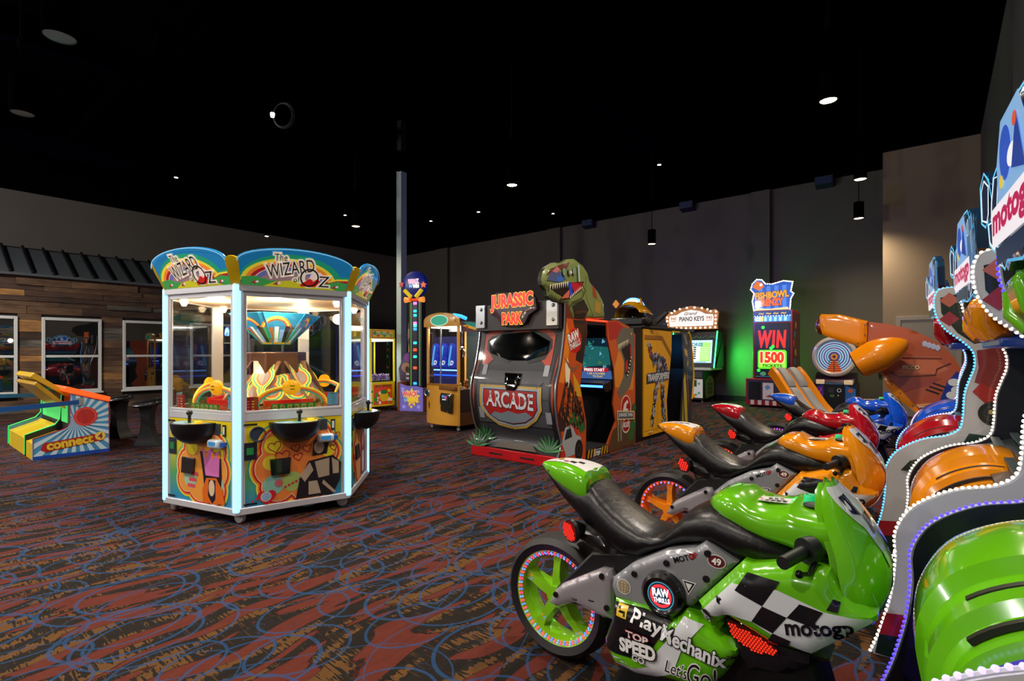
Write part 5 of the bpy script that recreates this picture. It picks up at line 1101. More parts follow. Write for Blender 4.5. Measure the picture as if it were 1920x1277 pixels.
# ------------------------------------------------------------------ cabinet with a round glowing sign behind
t = thing('video_cabinet', 'cabinet mostly hidden behind the shooter cabinets with a round glowing blue white sign', 'arcade machine', (-4.75, 9.55, 0))
MB().prism([(0, 0), (0, .8), (.12, .95), (.2, 1.95), (.8, 1.95), (.8, 0)], 'x', -.45, .45).build('cabinet_body', M('10121c', .4, coat=.3), t, bevel=.01)
f = FACE_NY((0, .1, 2.18)); sg_ = MB().pillow([(.26*math.cos(2*PI*i/28), .26*math.sin(2*PI*i/28)) for i in range(28)], f, .02, .06, .06, .06).build('round_sign', M('4a90ff', .3, 0, 3.5), t)
A = Art(3.0); A.circ('e8f4ff', 0, 0, .225); A.line('4a8ae0', [(.18*math.cos(a), -.02+.16*math.sin(a)) for a in [.3+2.6*i/12 for i in range(13)]], .02).poly('3060c0', [(-.2, -.05), (.0, .06), (.16, -.12), (-.05, -.14)]); A.build('sign_print', sg_, lambda x, y, h=0: f(x, y, h+.021))
lamp('sign_light', 'AREA', t, (0, .04, 2.18), 16, (.2, .4, 1), .4, (PI/2, 0, 0)); lamp('sign_back_light', 'POINT', t, (0, .35, 2.35), 60, (.3, .22, 1), .1)
# ------------------------------------------------------------------ claw machines
PL = random.Random(31)
def plush(loc, s, col, col2, label, grp, rz=0):
    t = thing('plush_toy', label, 'plush toy', loc, rz, grp)
    FZ = M(col, .95, noise=60); F2 = M(col2, .95, noise=60)
    MB().ell((0, 0, .45*s), (.36*s, .32*s, .42*s), None, 10, 8).build('body', FZ, t)
    MB().ell((0, -.05*s, 1.0*s), (.34*s, .30*s, .30*s), None, 10, 8).build('head', FZ, t)
    for k in (-1, 1):
        MB().ell((.27*s*k, 0, 1.24*s), (.13*s, .08*s, .13*s), None, 8, 6).build('ear', F2, t)
        MB().ell((.38*s*k, -.12*s, .5*s), (.11*s, .16*s, .24*s), None, 8, 6).build('arm', FZ, t)
        MB().ell((.22*s*k, -.28*s, .13*s), (.14*s, .22*s, .13*s), None, 8, 6).build('foot', F2, t)
        MB().ell((.12*s*k, -.33*s, 1.06*s), .045*s, None, 6, 5).build('eye', BLACK, t)
    MB().ell((0, -.34*s, .94*s), (.12*s, .08*s, .09*s), None, 8, 6).build('muzzle', F2, t)
    return t
# gold claw machine
t = thing('claw_machine', 'gold claw machine with green oval marquee left of the dinosaur cabinet', 'claw machine', (-7.08, 6.27, 0))
GO = M('f0ac3c', .35, .1, coat=.5); Wd, Dp = .80, 1.0
fr = spline([(0, .0), (.12, -.05), (.3, -.085), (.5, -.085), (.68, -.05), (Wd, 0)], 5)
MB().prism(fr+[(Wd, .03), (0, .03)], 'z', .09, .78).build('front_shell', GO, t, bevel=.012)
MB().box((0, .02, .09), (Wd, Dp, .30)).build('base_box', M('5a3a1c', .5), t)
MB().box((.02, .05, .30), (Wd-.02, Dp, .70)).build('prize_tub', M('2a2420', .5), t)
MB().prism([(-.005, .0)]+[(x, y-.004) for x, y in fr]+[(Wd+.005, .06), (-.005, .06)], 'z', .765, .80).build('shell_lip', M('b87a20', .3, .3, coat=.4), t, bevel=.008)
for x, y in ((.02, .02), (Wd-.02, .02), (.02, Dp-.02), (Wd-.02, Dp-.02)): MB().box((x-.022, y-.022, .09), (x+.022, y+.022, 1.82)).build('corner_post', M('e0a040', .3, .2, .12, .4), t, bevel=.008)
MB().box((.37, -.02, .80), (.39, 0, 1.78)).build('door_mullion', STEEL, t)
MB().box((.03, .005, .80), (Wd-.03, .010, 1.80)).build('front_glass', GLS, t); MB().box((Wd-.012, .04, .72), (Wd-.007, Dp-.04, 1.80)).build('side_glass', GLS, t)
MB().box((0, 0, 1.80), (Wd, Dp, 1.86)).build('top_cap', GO, t, bevel=.01)
MB().box((.02, Dp-.03, .3), (Wd-.02, Dp-.01, 1.8)).build('mirror_back', M('50606a', .15, .8), t)
MB().box((.05, .06, 1.775), (Wd-.05, Dp-.06, 1.795)).build('light_panel', LED('fff0dc', 3.5), t)
mq = [(-.01, 1.79), (Wd+.01, 1.79), (Wd+.01, 1.90)]+[(.4+.41*math.cos(a), 1.90+.13*math.sin(a)) for a in [PI*i/16 for i in range(1, 16)]]+[(-.01, 1.90)]
f = FACE_NY((0, -.06, 0)); mo = MB().pillow(mq, f, .012, .03, .06, .08).build('marquee', M('d8a050', .3, 0, .12, .5), t)
A = Art(.5); A.circ('c8e8d0', .40, 1.895, .225, .098).circ('1fa080', .40, 1.895, .205, .084); A.build('marquee_oval', mo, lambda x, y, h=0: f(x, y, h+.013))
MB().tube([(.70, -.03, 1.98), (.80, .05, 1.96), (.84, .15, 1.92)], .03, 8).build('blue_lamp_strip', LED('2a90ff', 2), t)
f = FACE_PX((Wd+.008, 0, 0)); sm = MB().pillow([(.06, 1.70), (.95, 1.70), (.95, 1.88), (.06, 1.88)], f, 0, .01, .3, .012).build('side_header', M('6a4a3a', .4, 0, .1), t)
A = Art(.3); A.poly('1f8a78', [(.10, 1.86), (.30, 1.87), (.60, 1.84), (.95, 1.80), (.95, 1.74), (.5, 1.76), (.25, 1.80)]).poly('d8b020', [(.07, 1.80), (.25, 1.76), (.5, 1.72), (.95, 1.71), (.95, 1.74), (.5, 1.76), (.2, 1.82)]).circ('c04a28', .2, 1.78, .03); A.build('header_print', sm, f)
sp = MB().lathe([(0, -.115), (.045, -.115), (.055, -.12), (.07, -.11), (.075, -.08)], (.075, 0, .63), 'y', 24).build('speaker_ring', STEEL, t, loc=(0, .045, 0)); MB().lathe([(0, -.118), (.045, -.118)], (.075, 0, .63), 'y', 20).build('speaker_cone', M('123050', .3), sp, loc=(0, 0, 0))
MB().pillow([(.13, .30), (.17, .36), (.185, .42), (.17, .48), (.13, .52), (.105, .42)], lambda x, y, h=0: Vector((x, -.052-h, y)), .004, .02, .03, .02).build('ticket_slot', M('2a2018', .3), t)
f = lambda x, y, h=0: Vector((x, -.088-h, y)); pw = MB().pillow([(.46, .33), (.72, .30), (.74, .64), (.44, .65), (.43, .5)], f, .012, .02, .05, .03).build('prize_door', M('2a2a22', .12, coat=1), t)
A = Art(.5); A.rect('203040', .50, .52, .64, .62).rect('3a90c0', .50, .57, .56, .61).rect('c04080', .57, .55, .62, .60).rect('e0e0e0', .51, .53, .60, .545); A.build('price_card', pw, lambda x, y, h=0: f(x, y, h+.014))
MB().box((.42, -.10, .70), (.80, -.02, .765)).build('control_shelf', M('8a5a28', .3, coat=.3), t, bevel=.01)
MB().tube([(.2, -.03, .80), (.2, -.03, .88)], .012, 8).ell((.2, -.03, .89), .022).build('joystick', BLACK, t)
MB().box((.10, .45, 1.72), (.70, .50, 1.76)).build('claw_rail', STEEL, t); cl = MB().tube([(.42, .47, 1.72), (.42, .47, 1.45)], .012, 8).ell((.42, .47, 1.42), .035).build('claw', CHROME, t)
for k in range(3): a = 2*PI*k/3; MB().tube([(.42, .47, 1.42), (.42+.09*math.cos(a), .47+.09*math.sin(a), 1.36), (.42+.05*math.cos(a), .47+.05*math.sin(a), 1.26)], .007, 6).build('claw_finger', CHROME, cl)
for i in range(3):
    x = .12+.21*i; MB().pillow([(x-.09, 1.08), (x+.07, 1.08), (x+.09, 1.44), (x+.03, 1.50), (x-.05, 1.50), (x-.10, 1.42)], lambda a, b, h=0: Vector((a, .10-h, b)), .03, .06, .05, .04).build('hanging_jersey', M('1438c8', .6, 0, .25), t)
    A = Art(.5); A.poly('58b8f0', [(x-.07, 1.12), (x-.03, 1.10), (x+.04, 1.46), (x+.0, 1.46)]).text('f0f4ff', 'D', x+.03, 1.16, .07, bold=.05, shear=.3); A.build('jersey_print', t, lambda a, b, h=0: Vector((a, .066-h, b)))
for z in (.93, 1.02): MB().box((.04, .13, z), (.64, .14, z+.02)).build('blue_shelf_light', LED('6aa8ff', 3) if z > 1 else LED('1a50ff', 2), t)
MB().box((.04, .155, .72), (.64, .165, 1.62)).build('blue_backdrop', M('0c1a6a', .5, 0, .12), t)
MB().box((.60, .70, 1.10), (.78, .95, 1.112)).build('glass_shelf', GLS, t); MB().box((.60, .70, 1.52), (.78, .95, 1.532)).build('glass_shelf', GLS, t)
for x, y in ((.08, .06), (Wd-.06, .06), (Wd-.06, Dp-.06), (.08, Dp-.06)):
    MB().lathe([(0, -.012), (.032, -.012), (.036, 0), (.032, .012), (0, .012)], (x, y, .036), 'y', 14).build('caster', M('9a9ca0', .4), t); MB().box((x-.012, y-.018, .04), (x+.012, y+.018, .095)).build('caster_stem', STEEL, t)
lamp('machine_light', 'AREA', t, (.4, .45, 1.77), 26, (1, .9, .75), .5)
cols = [('d8402c', 'f0d0c0', 'red'), ('8a4a20', 'd8a070', 'brown'), ('e8e0d0', 'c0b0a0', 'cream'), ('3a8a50', 'c8e0b0', 'green'), ('d87088', 'f4d0d8', 'pink'), ('e0a020', 'fff0b0', 'yellow')]
for i, (dx, dy, s_, k, z, lb) in enumerate(((.56, .07, .07, 0, .70, 'red plush toy at the front glass of the gold claw machine'), (.70, .30, .13, 1, .70, 'brown plush bear at the side glass of the gold claw machine'), (.68, .55, .11, 4, .70, 'pink plush toy deep inside the gold claw machine'), (.70, .44, .10, 3, .78, 'green plush toy on top of the heap in the gold claw machine'), (.70, .80, .10, 1, 1.112, 'small brown plush toy on the lower glass shelf of the gold claw machine'), (.67, .80, .09, 2, 1.532, 'white plush toy on the upper glass shelf of the gold claw machine'), (.70, .14, .09, 2, .70, 'cream plush toy at the front corner of the gold claw machine'))):
    plush((-7.08+dx, 6.27+dy, z), s_, cols[k][0], cols[k][1], lb, 'plush prizes in the gold claw machine', PL.uniform(-.6, 1.2))
# yellow claw machine
t = thing('claw_machine', 'yellow claw machine full of lilac toys next to the column', 'claw machine', (-10.70, 7.08, 0)); YC = M('e8d010', .35, 0, .08, .4); Wd, Dp = .80, .70
MB().box((0, 0, .10), (Wd, Dp, .66)).build('base_cabinet', YC, t, bevel=.01)
for x in (.015, Wd-.015):
    for y in (.015, Dp-.015): MB().box((x-.02, y-.02, .66), (x+.02, y+.02, 1.66)).build('corner_post', M('e8d820', .35, 0, .25, .3), t, bevel=.005)
MB().box((Wd-.003, -.004, .1), (Wd+.004, .045, 1.66)).build('white_post', M('e8e0d0', .4, 0, .3), t)
MB().box((0, 0, 1.65), (Wd, Dp, 1.87)).build('header', YC, t, bevel=.008)
MB().box((.03, .03, 1.60), (Wd-.03, Dp-.03, 1.64)).build('light_panel', LED('f4f0e4', 2.0), t)
MB().box((Wd-.014, .04, .66), (Wd-.009, Dp-.03, 1.62)).build('side_glass', GLS, t); MB().box((.04, .010, .66), (Wd-.04, .015, 1.62)).build('front_glass', GLS, t)
MB().box((.02, .02, .66), (.03, Dp-.02, 1.62)).build('far_glass', M('10181a', .1, coat=1), t); MB().box((.3, .30, .66), (.32, .32, 1.60)).build('inner_post', M('e8d820', .35, 0, .3), t)
MB().box((.03, .03, .655), (Wd-.03, Dp-.03, .69)).build('prize_floor', M('303038', .5), t)
f = FACE_PX((Wd+.0005, 0, 0)); A = Art(.15)
A.rect('d83020', .06, 1.67, .66, 1.85).rect('e8d020', .075, 1.685, .645, 1.835)
for i in range(6): A.circ(('3a9a40', 'd84a2c', '7ab83a')[i % 3], .13+.09*i, 1.76+.02*(-1)**i, .045, n=12)
A.text('2a7a30', 'JELLY BERRIES', .36, 1.76, .05, bold=.03, out='f4f0d0', ow=.05, fit=.40); A.build('header_print', t, f)
A = Art(.15); A.rect('e04a20', .10, .14, .62, .60); rg = random.Random(4)
for i in range(22): A.circ(rg.choice(('c81c20', 'f0e8d8', '3a8a30', 'e8c020', 'e86a20')), rg.uniform(.14, .58), rg.uniform(.18, .5), rg.uniform(.025, .055), n=10)
A.circ('e8b818', .38, .33, .12).circ('2a7a34', .38, .43, .10, .05).text('1f5a24', 'JELLY BERRIES', .36, .565, .055, bold=.03, fit=.44)
for y, z in ((.05, .20), (.05, .45), (.66, .25)): A.circ('2a7a50', y, z, .025)
A.build('base_print', t, f)
for x in (.08, Wd-.08):
    for y in (.08, Dp-.08): MB().lathe([(0, 0), (.03, 0), (.03, .02), (.015, .03), (.015, .1), (0, .1)], (x, y, 0), n=12).build('foot', DGREY, t)
lamp('machine_light', 'AREA', t, (.4, .35, 1.59), 8, (1, .95, .85), .4)
for i in range(8):
    plush((-10.70+.62+.07*(i % 2), 7.08+.12+.15*(i//2), .69), .10+.01*(i % 3), ('9a7ac0', 'b8a0d8', '8a6ab0')[i % 3], 'e8dcf0', 'lilac plush toy heaped behind the glass of the yellow claw machine', 'lilac plush toys in the yellow claw machine', PL.uniform(.6, 2.2))
# ------------------------------------------------------------------ mallet tower
t = thing('mallet_tower_game', 'tall strength tester tower with round blue sign reading WHACK N WIN', 'arcade machine', (-9.32, 7.78, 0), .40)
MB().box((-.30, .0, .0), (.30, .75, .52)).build('base_box', M('6a3a24', .5, noise=20), t, bevel=.01)
MB().box((-.34, -.02, .0), (-.27, .70, .66)).build('wooden_side', M('8a4a2c', .5, noise=20), t, bevel=.008)
pp = [(-.27, 0)]+[(.30, 0), (.30, .53)]+[(.30-.57*i/10, .53+.02*math.sin(i/10*PI*2)+.10*(i/10)**1.3) for i in range(1, 11)]
f = FACE_NY((0, -.02, 0)); fp = MB().pillow(pp, f, .0, .02, .1, .025).build('front_panel', M('7a70d0', .35, 0, .15, .3), t)
A = Art(.35)
for x, z, r in ((-.2, .50, .07), (.2, .45, .05), (-.17, .10, .06), (.2, .10, .06)): A.star('9a92e8', x, z, r)
A.star('e8c030', .03, .32, .22, 9, .6).text('d83848', 'WHACK', -.02, .39, .11, rot=.05, bold=.05, out='f4e8c0', ow=.05, fit=.36).text('70b8f0', 'N', -.13, .26, .07, bold=.05, out='203080', ow=.05).text('f0d040', 'WIN!', .06, .255, .11, bold=.05, out='a04018', ow=.04, fit=.26).star('e8b83a', .02, .10, .05)
A.build('front_print', fp, f)
MB().box((-.16, .22, .5), (.16, .42, 2.62)).build('tower', M('0c1430', .4), t)
MB().box((-.05, .205, .55), (.05, .222, 2.6)).build('light_column', M('141a38', .3), t)
for k in (-1, 1):
    mb = MB()
    for i in range(60): mb.ell((k*.11, .215, .58+i*.033), .012, None, 6, 4)
    mb.build('green_led_strip', LED('5a9a20', 1.2), t)
for z, c in ((2.48, 'e870e0'), (2.30, '20b0c0'), (2.20, '20b0c8'), (2.02, 'f070e0'), (1.96, '40e0b0'), (1.88, '2090ff'), (1.56, '20c0c8'), (1.40, 'ff4020'), (1.24, '20c0b0'), (.98, 'ff4020'), (.62, '2090ff')): MB().box((-.045, .195, z-.03), (.045, .207, z+.03)).build('light_block', LED(c, 1.6), t, bevel=.006)
sg_ = MB().lathe([(0, .12), (.20, .12), (.29, .15), (.31, .20), (.30, .26), (0, .28)], (0, 0, 2.92), 'y', 32).build('round_sign', M('0c1a70', .3, 0, .35), t)
f = FACE_NY((0, .118, 2.92)); A = Art(1.3); A.text('f06080', 'WHACK', .0, .06, .09, rot=.03, bold=.05, out='f4f4ff', ow=.04, fit=.26).text('60b0ff', 'N', -.07, -.05, .06, bold=.05).text('f0e8d0', 'WIN', .06, -.05, .08, bold=.06, fit=.15); A.build('sign_letters', sg_, f)
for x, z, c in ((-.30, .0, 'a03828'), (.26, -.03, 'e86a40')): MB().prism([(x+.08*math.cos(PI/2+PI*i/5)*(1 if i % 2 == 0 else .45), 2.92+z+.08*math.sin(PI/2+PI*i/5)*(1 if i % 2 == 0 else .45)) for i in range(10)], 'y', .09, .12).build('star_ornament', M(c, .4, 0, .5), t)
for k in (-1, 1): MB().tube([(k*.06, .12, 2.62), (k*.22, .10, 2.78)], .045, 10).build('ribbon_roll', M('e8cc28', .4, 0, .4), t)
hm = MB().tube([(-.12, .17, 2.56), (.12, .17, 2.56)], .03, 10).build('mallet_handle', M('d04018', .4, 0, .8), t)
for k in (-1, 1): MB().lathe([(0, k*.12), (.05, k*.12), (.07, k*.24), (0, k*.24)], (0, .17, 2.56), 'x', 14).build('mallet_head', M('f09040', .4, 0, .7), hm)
f = FACE_NY((0, .45, 0)); pn = MB().pillow([(-.52, .66), (-.16, .66), (-.16, 2.0), (-.30, 2.05), (-.34, 1.7), (-.28, 1.4), (-.45, 1.2), (-.56, .95)], f, 0, .01, .2, .02).build('painted_wing', M('4a3a58', .5), t)
A = Art(); A.circ('7a3a9a', -.32, 1.22, .10).circ('a07a6a', -.36, .98, .12).circ('2a1a20', -.33, .94, .05, .07).rect('d8d8e0', -.36, .70, -.20, .75).rect('d8d8e0', -.36, .80, -.20, .85).rect('c8a888', -.30, 1.35, -.24, 1.9).circ('3a3a60', -.27, 1.6, .03, .1); A.build('wing_print', pn, f)
f = FACE_NY((0, .46, 0)); MB().pillow([(.16, .66), (.42, .66), (.48, 1.2), (.38, 1.9), (.20, 2.1), (.16, 2.0)], f, 0, .01, .2, .02).build('painted_wing', M('3c2038', .5), t)
# ------------------------------------------------------------------ piano game
t = thing('piano_game', 'piano game with bulb-framed sign reading Grand PIANO KEYS by the back wall', 'arcade machine', (-5.25, 14.0, 0))
MB().box((-.40, .0, .06), (.42, .95, .86)).build('console', M('0e1210', .35, coat=.3), t, bevel=.01)
MB().box((-.46, -.05, .86), (.62, .95, .93)).build('key_deck', M('c8d0cc', .3, coat=.4), t, bevel=.01)
f = FACE_NY((0, -.0005, 0)); A = Art(.25); A.rect('c9cdc8', .02, .12, .40, .62).rect('1a3a28', .10, .42, .24, .60).rect('e08020', .04, .12, .20, .22)
for x, z in ((.30, .5), (.3, .25), (.22, .2)): A.star('2a9a70', x, z, .05)
A.rect('30383a', .05, .66, .38, .82); A.build('front_print', t, f)
f = FACE_PX((.4205, 0, 0)); A = Art(.0, .5); A.poly('8a7c62', [(.15, .10), (.85, .14), (.85, .55), (.75, .62), (.6, .70), (.4, .70), (.25, .62), (.15, .55)]).text('2a2620', 'Grand', .5, .60, .06, shear=.3).text('2a2620', 'PIANO', .5, .47, .10, bold=.03).text('2a2620', 'KEYS', .5, .34, .10, bold=.03).rect('6a4030', .3, .22, .7, .27); A.build('side_print', t, f)
MB().prism([(.0, .93), (.12, .93), (.30, 1.90), (.80, 1.90), (.80, .93)], 'x', -.50, .70).build('screen_head', M('0a1410', .35, coat=.3), t, bevel=.01)
f = plane((.10, .11, .96), (1, 0, 0), (0, .18, .97)); A = Art(1.1); A.rect('a8d8e8', -.52, .10, .48, .72).rect('d8f0e0', -.48, .14, .24, .64).rect('90d860', .16, .14, .44, .66).text('2a6a90', 'SCORES', .0, .60, .09, bold=.05)
for i in range(6): A.rect('202830', -.02, .20+i*.06, .06, .24+i*.06).rect('b8c8c0', .10, .21+i*.06, .40, .225+i*.06)
A.rect('2a5a80', .05, .115, .35, .13); A.build('screen', t, f)
A = Art(.35)
for i in range(16): x = -.5+.07*i; A.line('3aa060', [(x, .76+.06*(i % 3)/2), (x+.05, .80+.04*(i % 2))], .008)
A.build('scroll_print', t, f)
for x in (-.51, .70):
    MB().tube([(x, -.02+.28*k, .93+.98*k) for k in [i/10 for i in range(11)]], .016, 8).build('green_led_edge', LED('30ff70', 5), t)
lamp('led_glow', 'AREA', t, (.80, .35, 1.3), 34, (.05, 1, .10), (.1, .9), (0, -PI/2, 0)); lamp('led_glow', 'AREA', t, (.82, .6, 1.0), 16, (.05, 1, .10), (.1, .7), (PI/2, 0, -PI/2.5))
MB().box((-.1, .2, 1.90), (.1, .4, 1.98)).build('sign_foot', DGREY, t)
sp_ = [(-.72, 1.97), (.72, 1.97), (.70, 2.1), (.73, 2.28), (.74, 2.42), (.66, 2.50), (.5, 2.46), (.3, 2.56), (0, 2.62), (-.3, 2.56), (-.5, 2.46), (-.66, 2.50), (-.74, 2.42), (-.73, 2.28), (-.70, 2.1)]
f = FACE_NY((0, .22, 0)); sb = MB().pillow(sp_, f, .006, .02, .1, .06).build('sign_board', M('b87a40', .4, 0, .25), t)
A = Art(.75); A.poly('e6e2da', [(-.60, 2.06), (.60, 2.06), (.62, 2.25), (.60, 2.36), (.4, 2.38), (.25, 2.46), (0, 2.51), (-.25, 2.46), (-.4, 2.38), (-.60, 2.36), (-.62, 2.25)]).text('4a4440', 'Grand', .0, 2.41, .085, shear=.4, fit=.36).text('1e1c1c', 'PIANO KEYS', .02, 2.26, .12, bold=.03, fit=.68).rect('c05030', .42, 2.20, .58, 2.215).text('a06030', '940', .50, 2.28, .08, bold=.02).rect('c05030', -.56, 2.20, -.42, 2.215).text('a06030', '940', -.49, 2.28, .08, bold=.02).rect('b0a8a0', -.4, 2.13, .4, 2.138); A.build('sign_print', sb, f, h0=.007)
bl = [(-.66+.132*i, 2.01) for i in range(11)]+[(k*.67, z) for k in (-1, 1) for z in (2.12, 2.22, 2.32)]+[(.5*math.cos(PI*(i+.5)/8)*1.1, 2.415+.155*math.sin(PI*(i+.5)/8)) for i in range(8)]+[(-.68, 2.43), (.68, 2.43)]
for x, z in bl: MB().ell((x, .205, z), .026, None, 10, 6).build('bulb', LED('fff2dc', 2.6), t)
for x in (-.34, .36):
    for y in (.08, .87): MB().lathe([(0, 0), (.035, 0), (.035, .03), (.02, .04), (.02, .07), (0, .07)], (x, y, 0), n=12).build('foot', STEEL, t)
# ------------------------------------------------------------------ fish bowl game
t = thing('ball_drop_game', 'tall red ticket game with sign FISHBOWL FRENZY and screen reading WIN 1500 TICKETS', 'arcade machine', (-3.16, 13.72, 0)); RD = M('a01428', .35, coat=.3)
MB().box((-.53, -.0, .04), (.53, .95, .70)).build('base_cabinet', RD, t, bevel=.01)
MB().box((-.38, .06, .70), (.50, .95, 2.36)).build('tower_box', RD, t, bevel=.01)
MB().box((-.33, .045, .72), (.45, .062, 2.05)).build('screen_frame', M('101820', .3), t)
f = FACE_NY((.06, .044, 0)); A = Art(1.1); A.rect('0a1418', -.37, .74, .37, 2.03)
A.text('ff2418', 'WIN', 0, 1.66, .38, bold=.045, shear=.12, fit=.60, spacing=1.2).poly('58d020', [(-.32, .98), (-.28, .94), (.28, .94), (.32, .98), (.32, 1.36), (.28, 1.40), (-.28, 1.40), (-.32, 1.36)]).poly('90f040', [(-.29, .985), (.29, .985), (.29, 1.36), (-.29, 1.36)]).text('f03018', '1500', 0, 1.22, .24, bold=.06, out='f8f8c0', ow=.03, fit=.50).text('1c5a10', 'TICKETS', 0, 1.02, .06, bold=.05, fit=.44)
for x, z in ((-.20, 1.95), (.02, 1.48), (-.02, 1.44), (-.30, .90)): A.circ('30d040', x, z, .04)
for x in (-.2, .0, .18): A.circ('3a6a50', x, .82, .07, .05)
A.rect('2a4a5a', -.37, .74, .37, .76); A.build('screen', t, f)
f = FACE_NY((.06, .0595, 0)); A = Art(.8); A.rect('3a5a90', -.43, 2.08, .43, 2.34).rect('20407a', -.41, 2.24, .41, 2.33).text('d8b050', '~ ~ ~ ~', 0, 2.285, .03, bold=.03).rect('4090d8', -.39, 2.09, .39, 2.22); [A.rect('a8e0ff', -.18+.11*i, 2.10, -.12+.11*i, 2.20) for i in range(5)]; A.text('f4f4ff', '02', -.33, 2.155, .09, bold=.05).rect('e8d870', -.27, 2.10, -.20, 2.21); A.build('counter_print', t, f)
for i in range(14): MB().ell((-.36+.06*i+.03, .05, 2.225), .012, None, 6, 4).build('bulb', LED('fff0e0', 2), t)
sg2 = [(-.36, 2.36), (.44, 2.36), (.46, 2.62), (.52, 2.74), (.46, 2.80), (.50, 3.02), (.30, 3.06), (.05, 3.0), (-.10, 3.02), (-.18, 3.12), (-.30, 3.14), (-.40, 3.04), (-.44, 2.90), (-.36, 2.80), (-.40, 2.60)]
f = FACE_NY((0, .10, 0)); sb = MB().pillow(sg2, f, .004, .02, .1, .05).build('sign_board', M('2a60c0', .4, 0, .4), t)
A = Art(.8)
for i in range(9): A.rect('4a80d8' if i % 2 else '2a58b8', -.34+.088*i, 2.40, -.25+.088*i, 2.96)
A.poly('d87028', [(-.40, 2.95), (-.30, 3.10), (-.18, 3.06), (-.12, 2.95), (-.25, 2.86)]).circ('f0f0f0', -.20, 3.0, .035).text('e8a030', 'FISHBOWL', .04, 2.74, .15, bold=.05, out='402010', ow=.05, fit=.74, rot=.04).text('f06a28', 'FRENZY', .02, 2.56, .15, bold=.06, out='5a1810', ow=.04, fit=.52, rot=.03).poly('f0d890', [(-.34, 2.37), (.42, 2.37), (.40, 2.43), (0, 2.40), (-.32, 2.43)]); A.build('sign_print', sb, f, h0=.005)
mb = MB()
for x, z in densify(sg2[1:]+[sg2[0]], .04, False): mb.ell((x, .09, z), .016, None, 6, 4)
mb.build('sign_bulb_string', LED('fff4e0', 3.5), t)
f = FACE_NY((0, -.0005, 0)); A = Art(); A.rect('3a3450', -.50, .08, .50, .67).rect('14161a', -.46, .18, -.18, .62).rect('e0dce4', -.14, .20, .10, .60).poly('6aa0d8', [(-.10, .50), (-.02, .56), (.04, .48), (-.04, .42)]).poly('d07050', [(-.08, .26), (.02, .24), (.0, .32)])
for i in range(12): A.rect('d8d0d0' if i % 2 else '8a1424', -.50+.0835*i, .06, -.4165+.0835*i, .17)
A.build('base_print', t, f)
f = FACE_PX((.5005, 0, 0)); A = Art(); A.rect('5a2030', .07, .75, .93, 2.3); [A.circ(c, .2+.1*(i % 3), .9+.22*i, .09) for i, c in enumerate(('c86a30', '3a60b0', 'd89a40', 'b04030', '3a7a90', 'c8783a'))]; A.build('side_print', t, f)
# ------------------------------------------------------------------ spinning wheel game
t = thing('ring_wheel_game', 'space themed ticket game with a big white rimmed ring wheel', 'arcade machine', (-1.86, 14.05, 0))
MB().box((-.42, .10, .04), (.42, .90, .62)).build('base_cabinet', M('16204a', .35, coat=.3), t, bevel=.01)
MB().prism([(.05, .62), (.10, .70), (.35, .86), (.75, .86), (.75, .62)], 'x', -.40, .40).build('shoulder', M('3a1838', .4, coat=.3), t, bevel=.01)
for x in (-.36, .20): MB().box((x, .02, .60), (x+.17, .14, .70)).build('side_lamp', M('c8b088', .3, .3, .5), t, bevel=.012)
f = FACE_NY((0, .0995, 0)); A = Art(.12); A.rect('0c0e14', -.20, .06, .20, .58).poly('5a2a90', [(-.42, .06), (-.22, .06), (-.22, .58), (-.42, .50)]).poly('2a6ab0', [(.22, .06), (.42, .06), (.42, .5), (.22, .58)]).circ('c86040', .32, .46, .05).line('e080c0', [(-.40, .12), (-.26, .5)], .012).rect('2a3036', -.12, .40, .0, .52).rect('3a6a40', -.08, .30, .0, .36).ring('c8d0d8', .10, .46, .03, .045).circ('ffd8a0', .08, .34, .012); A.rect('50b8e0', -.17, .60, .17, .66).build('front_print', t, f)
rn = MB().lathe([(.36, -.02), (.40, -.05), (.45, -.04), (.47, 0), (.45, .06), (0, .08)], (0, .12, 1.24), 'y', 40).build('wheel_rim', M('d4ccc4', .3, coat=.5), t)
f = FACE_NY((0, .10, 1.24)); A = Art(.45); A.circ('2a4a78', 0, 0, .40)
for i, r in enumerate((.37, .32, .27, .22, .17, .12)): A.ring('b8d8e8', 0, 0, r, r+.018).ring('5a4080' if i % 2 else '3a80a8', 0, 0, r-.03, r)
A.poly('d85a20', [(-.04, -.08), (.04, -.08), (.17, -.36), (-.17, -.36)]).circ('c87828', 0, 0, .07).circ('3a2418', 0, .0, .035)
for i in range(6): A.rect('1a1410', -.11-.005*i, -.10-.045*i, .11+.005*i, -.085-.045*i).circ('1a1410', 0, -.115-.045*i, .012, n=8)
A.build('wheel_print', rn, f)
MB().tube([(0, .2, .80), (0, .2, 1.2)], .09, 12).build('wheel_neck', M('202838', .4), t)
